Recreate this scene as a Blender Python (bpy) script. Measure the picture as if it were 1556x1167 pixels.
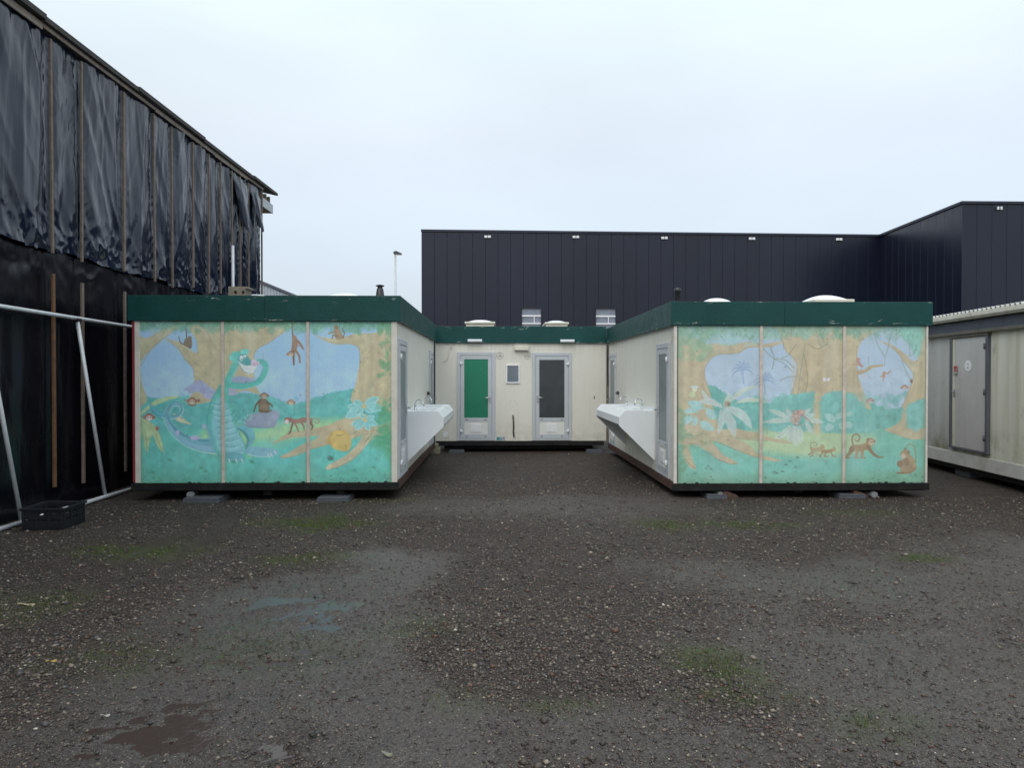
import bpy, bmesh, math, random
import numpy as np
from mathutils import Matrix, Vector

for o in list(bpy.data.objects): bpy.data.objects.remove(o)
SC = bpy.context.scene
COL = SC.collection
R = math.radians

# ---------------------------------------------------------------- camera
FPX = 1124.0                      # focal length in pixels of the 1556 px wide photograph
CAM_H = 1.8
YAW, PITCH = R(1.172), R(0.688)
cam = bpy.data.cameras.new('camera'); cam.sensor_width = 36; cam.lens = 36*FPX/1556
cam.clip_start = 0.05; cam.clip_end = 3000
camo = bpy.data.objects.new('camera', cam); COL.objects.link(camo)
camo.location = (0, 0, CAM_H); camo.rotation_euler = (math.pi/2-PITCH, 0, -YAW)
SC.camera = camo

# ---------------------------------------------------------------- overcast sky and soft sun
SUN_EL, SUN_AZ = R(46), R(200)    # behind the camera, veiled by cloud
w = bpy.data.worlds.new('World'); SC.world = w; w.use_nodes = True
nt = w.node_tree; nt.nodes.clear()
def N(t, **k):
    n = nt.nodes.new(t)
    for a, b in k.items(): setattr(n, a, b)
    return n
out = N('ShaderNodeOutputWorld')
sky = N('ShaderNodeTexSky', sky_type='NISHITA', sun_disc=False)
sky.sun_elevation = SUN_EL; sky.sun_rotation = SUN_AZ; sky.air_density = 1.0; sky.dust_density = 3.0
b1 = N('ShaderNodeBackground'); b1.inputs[1].default_value = 0.05
nt.links.new(sky.outputs[0], b1.inputs[0])
tc = N('ShaderNodeTexCoord'); sep = N('ShaderNodeSeparateXYZ'); nt.links.new(tc.outputs['Generated'], sep.inputs[0])
ramp = N('ShaderNodeValToRGB'); nt.links.new(sep.outputs[2], ramp.inputs[0])
el = ramp.color_ramp.elements
el[0].position = 0.0; el[0].color = (0.44, 0.48, 0.53, 1)
el[1].position = 1.0; el[1].color = (1.22, 1.30, 1.36, 1)
e = el.new(0.15); e.color = (0.51, 0.55, 0.60, 1)
e = el.new(0.31); e.color = (0.62, 0.66, 0.68, 1)
e = el.new(0.46); e.color = (0.74, 0.83, 0.82, 1)
mp = N('ShaderNodeMapping'); mp.inputs['Scale'].default_value = (1.2, 1.2, 3.2)
nz = N('ShaderNodeTexNoise'); nz.inputs['Scale'].default_value = 1.3; nz.inputs['Detail'].default_value = 5; nz.inputs['Roughness'].default_value = 0.5
nt.links.new(tc.outputs['Generated'], mp.inputs[0]); nt.links.new(mp.outputs[0], nz.inputs[0])
mr = N('ShaderNodeMapRange'); mr.inputs[1].default_value = 0.3; mr.inputs[2].default_value = 0.7; mr.inputs[3].default_value = 0.89; mr.inputs[4].default_value = 1.09
nt.links.new(nz.outputs[0], mr.inputs[0])
mul = N('ShaderNodeVectorMath', operation='SCALE'); nt.links.new(ramp.outputs[0], mul.inputs[0]); nt.links.new(mr.outputs[0], mul.inputs['Scale'])
b2 = N('ShaderNodeBackground'); b2.inputs[1].default_value = 1.0; nt.links.new(mul.outputs[0], b2.inputs[0])
ad = N('ShaderNodeAddShader'); nt.links.new(b1.outputs[0], ad.inputs[0]); nt.links.new(b2.outputs[0], ad.inputs[1])
nt.links.new(ad.outputs[0], out.inputs[0])

sl = bpy.data.lights.new('sun', 'SUN'); sl.energy = 0.7; sl.angle = R(50); sl.color = (1.0, 0.97, 0.93)
so = bpy.data.objects.new('sun', sl); COL.objects.link(so)
sd = Vector((math.sin(SUN_AZ)*math.cos(SUN_EL), math.cos(SUN_AZ)*math.cos(SUN_EL), math.sin(SUN_EL)))
so.rotation_euler = sd.to_track_quat('Z', 'Y').to_euler(); so.location = (0, -5, 20)

SC.view_settings.view_transform = 'Standard'; SC.view_settings.look = 'None'
SC.view_settings.exposure = 0.12; SC.view_settings.gamma = 1.0; SC.view_settings.use_curve_mapping = False

# ---------------------------------------------------------------- survey helpers: photograph pixel + known plane -> metres
_f = Vector((math.sin(YAW)*math.cos(PITCH), math.cos(YAW)*math.cos(PITCH), -math.sin(PITCH)))
_r = Vector((math.cos(YAW), -math.sin(YAW), 0)); _u = _r.cross(_f)
def ray(u, v): return _f + _r*((u-778)/FPX) - _u*((v-583.5)/FPX)
def onY(u, v, Y): d = ray(u, v); t = Y/d.y; return Vector((d.x*t, Y, CAM_H+d.z*t))
def onX(u, v, X): d = ray(u, v); t = X/d.x; return Vector((X, d.y*t, CAM_H+d.z*t))
def onG(u, v, z=0.0): d = ray(u, v); t = (z-CAM_H)/d.z; return Vector((d.x*t, d.y*t, z))

# ---------------------------------------------------------------- mesh helpers
def link(o, parent=None, loc=None):
    COL.objects.link(o)
    if parent is not None: o.parent = parent
    return o
def tag(o, label=None, cat=None, group=None, kind=None):
    if label: o['label'] = label
    if cat: o['category'] = cat
    if group: o['group'] = group
    if kind: o['kind'] = kind
    return o
def thing(name, loc, label, cat, group=None, rz=0.0):
    o = bpy.data.objects.new(name, None); o.empty_display_size = 0.2
    o.location = loc; o.rotation_euler = (0, 0, rz); COL.objects.link(o)
    return tag(o, label, cat, group)
def origin(parent):
    p = Vector((0, 0, 0))
    while parent is not None: p += parent.location; parent = parent.parent
    return p

class MB:
    """collects geometry of one mesh; T maps local builder coordinates to the thing's coordinates"""
    def __init__(s, T=None): s.v = []; s.f = []; s.T = T; s.sm = []
    def add(s, vs, fs, smooth=False):
        b = len(s.v)
        s.v += [tuple(s.T @ Vector(p)) if s.T is not None else tuple(p) for p in vs]
        s.f += [tuple(i+b for i in f) for f in fs]; s.sm += [smooth]*len(fs)
        return s
    def box(s, x0, x1, y0, y1, z0, z1):
        if x0 > x1: x0, x1 = x1, x0
        if y0 > y1: y0, y1 = y1, y0
        if z0 > z1: z0, z1 = z1, z0
        return s.add([(x0, y0, z0), (x1, y0, z0), (x1, y1, z0), (x0, y1, z0), (x0, y0, z1), (x1, y0, z1), (x1, y1, z1), (x0, y1, z1)],
                     [(0, 3, 2, 1), (4, 5, 6, 7), (0, 1, 5, 4), (1, 2, 6, 5), (2, 3, 7, 6), (3, 0, 4, 7)])
    def prism(s, poly, a0, a1, axis='x'):
        """poly in the two other axes, extruded from a0 to a1 along axis"""
        n = len(poly)
        def P(p, a): return {'x': (a, p[0], p[1]), 'y': (p[0], a, p[1]), 'z': (p[0], p[1], a)}[axis]
        vs = [P(p, a0) for p in poly]+[P(p, a1) for p in poly]
        fs = [tuple(range(n-1, -1, -1)), tuple(range(n, 2*n))]+[(i, (i+1) % n, n+(i+1) % n, n+i) for i in range(n)]
        return s.add(vs, fs)
    def tube(s, path, r, n=8, cap=True):
        P = [Vector(p) for p in path]; m = len(P); rs = r if isinstance(r, (list, tuple)) else [r]*m
        vs = []; prev = None
        for i, p in enumerate(P):
            t = (P[min(i+1, m-1)]-P[max(i-1, 0)]).normalized()
            if prev is None:
                a = Vector((0, 0, 1)) if abs(t.z) < .9 else Vector((1, 0, 0)); nn = t.cross(a).normalized()
            else: nn = (prev-t*prev.dot(t)).normalized()
            prev = nn; bb = t.cross(nn)
            vs += [p+(nn*math.cos(2*math.pi*k/n)+bb*math.sin(2*math.pi*k/n))*rs[i] for k in range(n)]
        fs = [(i*n+k, i*n+(k+1) % n, (i+1)*n+(k+1) % n, (i+1)*n+k) for i in range(m-1) for k in range(n)]
        s.add(vs, fs, True)
        if cap:
            b = len(s.v)-m*n
            s.f += [tuple(b+k for k in range(n-1, -1, -1)), tuple(b+(m-1)*n+k for k in range(n))]; s.sm += [False, False]
        return s
    def lathe(s, c, prof, n=20, smooth=True):
        vs = []; m = len(prof)
        for r, z in prof: vs += [(c[0]+r*math.cos(2*math.pi*k/n), c[1]+r*math.sin(2*math.pi*k/n), c[2]+z) for k in range(n)]
        fs = [(i*n+k, i*n+(k+1) % n, (i+1)*n+(k+1) % n, (i+1)*n+k) for i in range(m-1) for k in range(n)]
        s.add(vs, fs, smooth)
        b = len(s.v)-m*n; s.f += [tuple(b+(m-1)*n+k for k in range(n)), tuple(b+k for k in range(n-1, -1, -1))]; s.sm += [False, False]
        return s
    def build(s, name, mat, parent=None, bevel=0.0, seg=2):
        me = bpy.data.meshes.new(name); off = origin(parent) if parent is not None else Vector((0, 0, 0))
        if parent is not None and getattr(s, 'local', False): off = Vector((0, 0, 0))
        me.from_pydata([(x-off.x, y-off.y, z-off.z) for x, y, z in s.v], [], s.f)
        me.polygons.foreach_set('use_smooth', s.sm)
        bm = bmesh.new(); bm.from_mesh(me); bmesh.ops.recalc_face_normals(bm, faces=bm.faces); bm.to_mesh(me); bm.free()
        me.materials.append(mat)
        o = bpy.data.objects.new(name, me); link(o, parent)
        if bevel:
            md = o.modifiers.new('bevel', 'BEVEL'); md.width = bevel; md.segments = seg; md.limit_method = 'ANGLE'; md.angle_limit = R(40); md.harden_normals = False
        return o
def LMB():
    m = MB(); m.local = True; return m

def grid_mesh(name, X, Y, Z, mat, parent=None, smooth=True):
    """mesh from 2-D numpy coordinate arrays"""
    h, w_ = X.shape
    me = bpy.data.meshes.new(name); off = origin(parent) if parent is not None else Vector((0, 0, 0))
    co = np.stack([X-off.x, Y-off.y, Z-off.z], -1).reshape(-1, 3).astype(np.float32)
    i = np.arange(h*w_).reshape(h, w_)
    q = np.stack([i[:-1, :-1], i[:-1, 1:], i[1:, 1:], i[1:, :-1]], -1).reshape(-1)
    nf = q.size//4
    me.vertices.add(h*w_); me.vertices.foreach_set('co', co.ravel())
    me.loops.add(q.size); me.loops.foreach_set('vertex_index', q.astype(np.int32))
    me.polygons.add(nf); me.polygons.foreach_set('loop_start', np.arange(0, q.size, 4, dtype=np.int32))
    me.polygons.foreach_set('use_smooth', np.full(nf, smooth))
    me.update(calc_edges=True); me.materials.append(mat)
    o = bpy.data.objects.new(name, me); link(o, parent)
    return o
def soup(name, co, faces_flat, nper, mat, cols=None, smooth=False):
    me = bpy.data.meshes.new(name)
    me.vertices.add(len(co)); me.vertices.foreach_set('co', co.astype(np.float32).ravel())
    me.loops.add(len(faces_flat)); me.loops.foreach_set('vertex_index', faces_flat.astype(np.int32))
    nf = len(faces_flat)//nper
    me.polygons.add(nf); me.polygons.foreach_set('loop_start', np.arange(0, len(faces_flat), nper, dtype=np.int32))
    me.polygons.foreach_set('use_smooth', np.full(nf, smooth))
    me.update(calc_edges=True); me.materials.append(mat)
    if cols is not None:
        a = me.color_attributes.new('Col', 'FLOAT_COLOR', 'POINT'); a.data.foreach_set('color', cols.astype(np.float32).ravel())
    o = bpy.data.objects.new(name, me); link(o)
    return o
def fattr(o, name, arr):
    a = o.data.attributes.new(name, 'FLOAT', 'POINT'); a.data.foreach_set('value', arr.astype(np.float32).ravel())
def s2l(c): return np.where(c <= .04045, c/12.92, ((np.clip(c, 0, 1)+.055)/1.055)**2.4)

# ---------------------------------------------------------------- materials
class MT:
    def __init__(s, name):
        s.m = bpy.data.materials.new(name); s.m.use_nodes = True; s.t = s.m.node_tree; s.t.nodes.clear()
        s.o = s.n('ShaderNodeOutputMaterial'); s.p = s.n('ShaderNodeBsdfPrincipled'); s.l(s.p.outputs[0], s.o.inputs[0])
        s.pos = s.n('ShaderNodeNewGeometry').outputs['Position']
    def n(s, t, **k):
        x = s.t.nodes.new(t)
        for a, b in k.items(): setattr(x, a, b)
        return x
    def l(s, a, b): s.t.links.new(a, b)
    def noise(s, scale, detail=4, rough=.55, vec=None, stretch=None):
        x = s.n('ShaderNodeTexNoise'); x.inputs['Scale'].default_value = scale; x.inputs['Detail'].default_value = detail; x.inputs['Roughness'].default_value = rough
        v = vec or s.pos
        if stretch: mm = s.n('ShaderNodeMapping'); mm.inputs['Scale'].default_value = stretch; s.l(v, mm.inputs[0]); v = mm.outputs[0]
        s.l(v, x.inputs['Vector']); return x.outputs[0]
    def rng(s, v, a, b, c=0., d=1.):
        x = s.n('ShaderNodeMapRange'); s.l(v, x.inputs[0])
        for i, q in zip((1, 2, 3, 4), (a, b, c, d)): x.inputs[i].default_value = q
        return x.outputs[0]
    def mix(s, f, a, b, mode='MIX'):
        x = s.n('ShaderNodeMix', data_type='RGBA', blend_type=mode)
        for i, q in ((0, f), (6, a), (7, b)):
            if isinstance(q, (int, float)): x.inputs[i].default_value = q
            elif isinstance(q, tuple): x.inputs[i].default_value = (*q[:3], 1)
            else: s.l(q, x.inputs[i])
        return x.outputs[2]
    def math(s, op, a, b=0.0, clamp=False):
        x = s.n('ShaderNodeMath', operation=op, use_clamp=clamp)
        for i, q in ((0, a), (1, b)):
            if isinstance(q, (int, float)): x.inputs[i].default_value = q
            else: s.l(q, x.inputs[i])
        return x.outputs[0]
    def set(s, **k):
        for a, b in k.items():
            i = s.p.inputs[{'col': 'Base Color', 'rough': 'Roughness', 'metal': 'Metallic', 'spec': 'Specular IOR Level', 'normal': 'Normal', 'coat': 'Coat Weight', 'trans': 'Transmission Weight', 'ior': 'IOR', 'alpha': 'Alpha'}[a]]
            if isinstance(b, (int, float)): i.default_value = b
            elif isinstance(b, tuple): i.default_value = (*b[:3], 1)
            else: s.l(b, i)
        return s
    def bump(s, h, dist, strength=1.0):
        x = s.n('ShaderNodeBump'); x.inputs['Strength'].default_value = strength; x.inputs['Distance'].default_value = dist
        s.l(h, x.inputs['Height']); s.l(x.outputs[0], s.p.inputs['Normal']); return s
    def attr(s, name):
        x = s.n('ShaderNodeAttribute'); x.attribute_name = name; return x

def mat(name, col, rough=.55, metal=0., var=.12, scale=4., spec=.5, dirt=None, dirt_amt=.5, dirt_scale=2.5, streak=False, bump=0., bscale=60.):
    m = MT(name)
    n = m.noise(scale, 5, .6)
    c = m.mix(m.rng(n, .3, .7), tuple(q*(1-var) for q in col), tuple(min(1, q*(1+var)) for q in col))
    if dirt:
        d = m.noise(dirt_scale, 6, .65, stretch=(3, 3, .25) if streak else None)
        c = m.mix(m.math('MULTIPLY', m.rng(d, .52, .78), dirt_amt), c, dirt)
    rn = m.rng(m.noise(scale*3, 3), .3, .7, max(.05, rough-.08), min(1, rough+.08))
    m.set(col=c, rough=rn, metal=metal, spec=spec)
    if bump: m.bump(m.noise(bscale, 3), bump)
    return m.m

M = {}
def make_cream():
    m = MT('cream_wall_paint'); c = m.mix(m.rng(m.noise(1.2, 4), .3, .7), (.68, .67, .595), (.72, .71, .64))
    s = m.noise(2.6, 6, .65, stretch=(3.5, 3.5, .16)); c = m.mix(m.math('MULTIPLY', m.rng(s, .52, .78), .24), c, (.42, .40, .33))
    pz = m.n('ShaderNodeSeparateXYZ'); m.l(m.pos, pz.inputs[0])
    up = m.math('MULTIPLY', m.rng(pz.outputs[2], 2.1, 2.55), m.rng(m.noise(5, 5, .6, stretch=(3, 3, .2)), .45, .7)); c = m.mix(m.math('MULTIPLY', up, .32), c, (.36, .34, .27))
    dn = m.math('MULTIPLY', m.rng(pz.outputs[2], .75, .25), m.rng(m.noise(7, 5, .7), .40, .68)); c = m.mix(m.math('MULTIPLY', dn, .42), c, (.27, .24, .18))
    sp = m.rng(m.noise(32, 3, .6), .70, .74); c = m.mix(m.math('MULTIPLY', sp, .35), c, (.25, .22, .17))
    m.set(col=c, rough=m.rng(m.noise(4, 3), .3, .7, .42, .6)).bump(m.noise(1.6, 3), .006, .35); return m.m
M['cream'] = make_cream()
M['corner'] = mat('white_corner_trim', (.66, .64, .58), .5, var=.08, scale=6, dirt=(.30, .27, .22), dirt_amt=.5)
M['trim'] = mat('pinkish_beige_strip', (.60, .53, .47), .6, var=.12, scale=9, dirt=(.28, .16, .12), dirt_amt=.6, dirt_scale=6)
M['red'] = mat('red_edge_strip', (.26, .03, .035), .5, dirt=(.15, .03, .03))
M['black_beam'] = mat('black_tarred_beam', (.013, .013, .014), .75, var=.3, scale=8, dirt=(.045, .04, .036), dirt_amt=.7, dirt_scale=9, spec=.25)
M['rust_beam'] = mat('rusty_brown_beam', (.06, .028, .020), .75, var=.35, scale=8, dirt=(.02, .012, .01), dirt_amt=.6)
M['roof'] = mat('grey_roof_felt', (.10, .10, .10), .85, var=.25)
M['alu'] = mat('grey_blue_door_frame', (.49, .525, .56), .38, var=.04, scale=3)
M['door_green'] = mat('green_door_panel', (.008, .19, .105), .35, var=.05, scale=2)
M['lower'] = mat('white_door_infill', (.70, .71, .68), .45, var=.04)
M['white'] = mat('white_laminate', (.76, .80, .82), .35, var=.03, scale=2)
M['white_fix'] = mat('white_plastic', (.80, .82, .84), .3, var=.03)
M['offwhite'] = mat('off_white_plastic', (.68, .66, .56), .45, var=.05, dirt=(.35, .34, .26), dirt_amt=.4)
M['chrome'] = mat('chrome', (.62, .64, .66), .18, metal=1., var=.05)
M['steel_lamp'] = mat('silver_lamp', (.62, .66, .70), .3, var=.04)
M['galv'] = mat('galvanised_pipe', (.66, .69, .71), .42, metal=.2, var=.12, scale=20, dirt=(.30, .32, .33), dirt_amt=.5)
M['black_plastic'] = mat('black_plastic', (.018, .018, .021), .42, var=.2)
M['crate'] = mat('dark_crate_plastic', (.008, .009, .014), .5, var=.25, dirt=(.05, .04, .03), dirt_amt=.5)
M['wood_batten'] = mat('weathered_batten', (.20, .155, .125), .75, var=.25, scale=14, dirt=(.09, .07, .06), dirt_amt=.8, dirt_scale=10)
M['wood_batten_b'] = mat('brown_batten', (.17, .085, .04), .75, var=.3, scale=14, dirt=(.06, .035, .02), dirt_amt=.8, dirt_scale=10)
M['wood_brown'] = mat('brown_bracket_wood', (.075, .040, .028), .7, var=.25, scale=18)
M['eave_wood'] = mat('weathered_eave_board', (.30, .26, .22), .75, var=.2, scale=10, dirt=(.12, .10, .09), dirt_amt=.7, dirt_scale=6)
M['eave_white'] = mat('grey_white_soffit_board', (.52, .56, .58), .5, var=.06)
M['eave_tan'] = mat('tan_soffit', (.34, .30, .23), .7, var=.1)
M['roof_dark'] = mat('dark_roof_edge', (.05, .046, .042), .8, var=.3, scale=12)
M['concrete'] = mat('concrete_block', (.21, .19, .15), .85, var=.2, scale=12, dirt=(.12, .12, .07), dirt_amt=.7, dirt_scale=8, bump=.004)
M['concrete_moss'] = mat('mossy_concrete', (.26, .25, .17), .85, var=.2, scale=14, dirt=(.12, .15, .05), dirt_amt=.9, dirt_scale=9, bump=.004)
M['slab'] = mat('grey_paving_slab', (.075, .085, .10), .7, var=.15, scale=14, dirt=(.06, .055, .05), dirt_amt=.7, dirt_scale=8)
M['drain'] = mat('grey_drain_pipe', (.22, .23, .24), .45, var=.1)
M['cable_dark'] = mat('dark_cable', (.03, .03, .03), .5)
M['cable_grey'] = mat('grey_cable', (.28, .27, .25), .5)
M['ink'] = mat('faded_ink_grey', (.30, .30, .28), .6)
M['plate_blue'] = mat('grey_blue_plate', (.30, .36, .40), .5)
M['plate_green'] = mat('teal_plate', (.05, .30, .28), .5)
M['red_sign'] = mat('red_notice', (.42, .05, .05), .5)
M['pole'] = mat('light_grey_pole', (.55, .58, .60), .45, var=.05)
M['shed_grey'] = mat('pale_grey_cladding', (.36, .41, .47), .5, var=.05, scale=.5)
M['pale_beam'] = mat('white_base_sill', (.56, .56, .53), .55, var=.1, dirt=(.28, .26, .20), dirt_amt=.7)
M['gutter'] = mat('off_white_gutter', (.58, .56, .48), .5, var=.1, scale=5, dirt=(.20, .17, .12), dirt_amt=.8, dirt_scale=4)
M['band'] = mat('slate_blue_band', (.07, .08, .11), .55, var=.15, dirt=(.035, .035, .04), dirt_amt=.6)
M['grey_door'] = mat('grey_beige_door', (.50, .49, .48), .5, var=.06, scale=2, dirt=(.30, .28, .26), dirt_amt=.5, streak=True)
M['door_frame_dark'] = mat('slate_door_frame', (.10, .105, .125), .55, var=.12, dirt=(.05, .045, .04), dirt_amt=.6)
M['lintel'] = mat('weathered_lintel', (.13, .12, .10), .7, var=.2, dirt=(.04, .035, .03), dirt_amt=.7)
M['corrugated'] = mat('corrugated_cement', (.42, .42, .40), .75, var=.2, scale=6)

def make_fascia():
    m = MT('green_fascia_paint')
    n = m.noise(2.5, 5, .6)
    c = m.mix(m.rng(n, .3, .7), (.0012, .046, .042), (.003, .062, .057))
    f = m.noise(1.2, 4, .6, stretch=(1, 1, .2))
    c = m.mix(m.math('MULTIPLY', m.rng(f, .55, .8), .35), c, (.008, .080, .074))
    ch = m.noise(16, 6, .72, stretch=(.35, .35, 1.6)); lo = m.noise(1.4, 2)
    pz = m.n('ShaderNodeSeparateXYZ'); m.l(m.pos, pz.inputs[0])
    edge = m.rng(m.math('ABSOLUTE', m.math('SUBTRACT', pz.outputs[2], 2.73)), .10, .16)
    k = m.math('MULTIPLY', m.rng(ch, .60, .63), m.math('MULTIPLY', edge, m.rng(lo, .42, .55)), True)
    c = m.mix(k, c, (.42, .45, .42))
    m.set(col=c, rough=m.rng(m.noise(6, 4), .3, .7, .42, .58), spec=.32).bump(m.noise(40, 3), .003)
    return m.m
M['fascia'] = make_fascia()
def make_mural():
    m = MT('faded_mural_paint'); a = m.attr('Col')
    m.set(col=a.outputs[0], rough=m.rng(m.noise(5, 4), .3, .7, .48, .66), spec=.35).bump(m.noise(25, 4), .0025)
    return m.m
M['mural'] = make_mural()
def make_glass(name, col, rough):
    m = MT(name); m.set(col=m.mix(m.rng(m.noise(3, 2), .3, .7), tuple(q*.85 for q in col), tuple(q*1.15 for q in col)), rough=rough, spec=.6, coat=.0)
    m.bump(m.noise(160, 2), .0015); return m.m
M['glass_dark'] = make_glass('frosted_dark_glass', (.040, .047, .052), .22)
M['glass_grey'] = make_glass('frosted_grey_glass', (.15, .18, .22), .3)
M['glass_teal'] = make_glass('frosted_teal_glass', (.12, .17, .18), .28)
M['glass_hall'] = make_glass('hall_window_glass', (.20, .23, .29), .12)
def make_dome():
    m = MT('milky_acrylic_dome'); m.set(col=(.80, .83, .86), rough=.18, spec=.5)
    return m.m
M['dome'] = make_dome()
def make_clad(name, c0, c1, rough):
    m = MT(name); c = m.mix(m.rng(m.noise(.12, 3), .35, .65), c0, c1)
    m.set(col=c, rough=m.rng(m.noise(.6, 3, stretch=(1, 1, .2)), .3, .7, rough-.05, rough+.06), spec=.45)
    m.bump(m.noise(3.0, 2, stretch=(4, 4, .1)), .004); return m.m
M['navy'] = make_clad('navy_sandwich_panel', (.0050, .0080, .0210), (.0075, .0115, .0280), .30)
M['seam_glint_coping'] = mat('seam_glint_and_coping_grey', (.012, .017, .036), .5)  # sky reflection in the panel joints put into this lighter colour; copings share it
def make_sheet(name, c, r0, r1, spec=.5):
    m = MT(name)
    n = m.noise(5, 3, .5, stretch=(1, 1.0, .25)); f = m.noise(26, 2, .5, stretch=(1, 1.0, .22))
    m.set(col=m.mix(m.rng(m.noise(1.3, 4), .3, .7), c, tuple(q*1.7 for q in c)), rough=m.rng(m.noise(2.5, 4), .3, .7, r0, r1), spec=.5)
    h = m.math('ADD', n, m.math('MULTIPLY', f, .25))
    m.bump(h, .02, .42); m.set(spec=spec); return m.m
M['sheet_up'] = make_sheet('black_polythene_sheet', (.0032, .0082, .020), .13, .25)
M['sheet_lo'] = make_sheet('black_polythene_sheet_lower', (.0035, .0035, .006), .18, .30, .30)
def make_beige(name, c, algae):
    m = MT(name)
    s = m.noise(1.6, 5, .6, stretch=(3, 3, .10)); b = m.noise(2.0, 5, .6, stretch=(2.2, 2.2, .16))
    k = m.mix(m.rng(s, .35, .75), c, tuple(q*.80 for q in c))
    k = m.mix(m.math('MULTIPLY', m.rng(b, .46, .68), algae), k, (.40, .37, .18))
    pz = m.n('ShaderNodeSeparateXYZ'); m.l(m.pos, pz.inputs[0])
    lo = m.math('MULTIPLY', m.rng(pz.outputs[2], .95, .45), m.rng(m.noise(2.6, 5, .65), .45, .62)); k = m.mix(m.math('MULTIPLY', lo, .75), k, (.17, .15, .06))
    g = m.noise(3.2, 5, .62, stretch=(1.6, 1.6, .8)); k = m.mix(m.math('MULTIPLY', m.rng(g, .60, .76), .5), k, (.17, .165, .155))
    m.set(col=k, rough=.55, spec=.4); return m.m
M['beige'] = make_beige('grimy_beige_wall', (.70, .69, .60), .55)
M['beige_grey'] = make_beige('grimy_grey_wall', (.50, .51, .49), .12)

MURAL_RES = 1.6
# ---------------------------------------------------------------- mural painter (numpy, colour per vertex)
def vnoise(x, y, seed):
    """smooth value noise, numpy arrays in, 0..1 out"""
    xi = np.floor(x).astype(np.int64); yi = np.floor(y).astype(np.int64)
    fx = x - xi; fy = y - yi
    fx = fx*fx*(3-2*fx); fy = fy*fy*(3-2*fy)
    def h(a, b):
        n = (a*374761393 + b*668265263 + seed*974634) & 0x7fffffff
        n = ((n ^ (n >> 13))*1274126177) & 0x7fffffff
        n = n ^ (n >> 16)
        return (n & 0xffff)/65535.0
    return (h(xi, yi)*(1-fx)+h(xi+1, yi)*fx)*(1-fy) + (h(xi, yi+1)*(1-fx)+h(xi+1, yi+1)*fx)*fy

def fbm(x, y, seed, octs=4):
    s = 0; a = 1; t = 0
    for o in range(octs):
        s = s + a*vnoise(x*2**o, y*2**o, seed+o*17); t += a; a *= 0.5
    return s/t

def smooth_path(pts, closed, n=6):
    P = np.array(pts, float); m = len(P); out = []
    rng_ = range(m) if closed else range(m-1)
    for i in rng_:
        if closed:
            p0, p1, p2, p3 = P[i-1], P[i], P[(i+1) % m], P[(i+2) % m]
        else:
            p0, p1, p2, p3 = P[max(i-1, 0)], P[i], P[i+1], P[min(i+2, m-1)]
        for k in range(n):
            t = k/n
            out.append(0.5*((2*p1)+(-p0+p2)*t+(2*p0-5*p1+4*p2-p3)*t*t+(-p0+3*p1-3*p2+p3)*t**3))
    if not closed: out.append(P[-1])
    return np.array(out)

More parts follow.
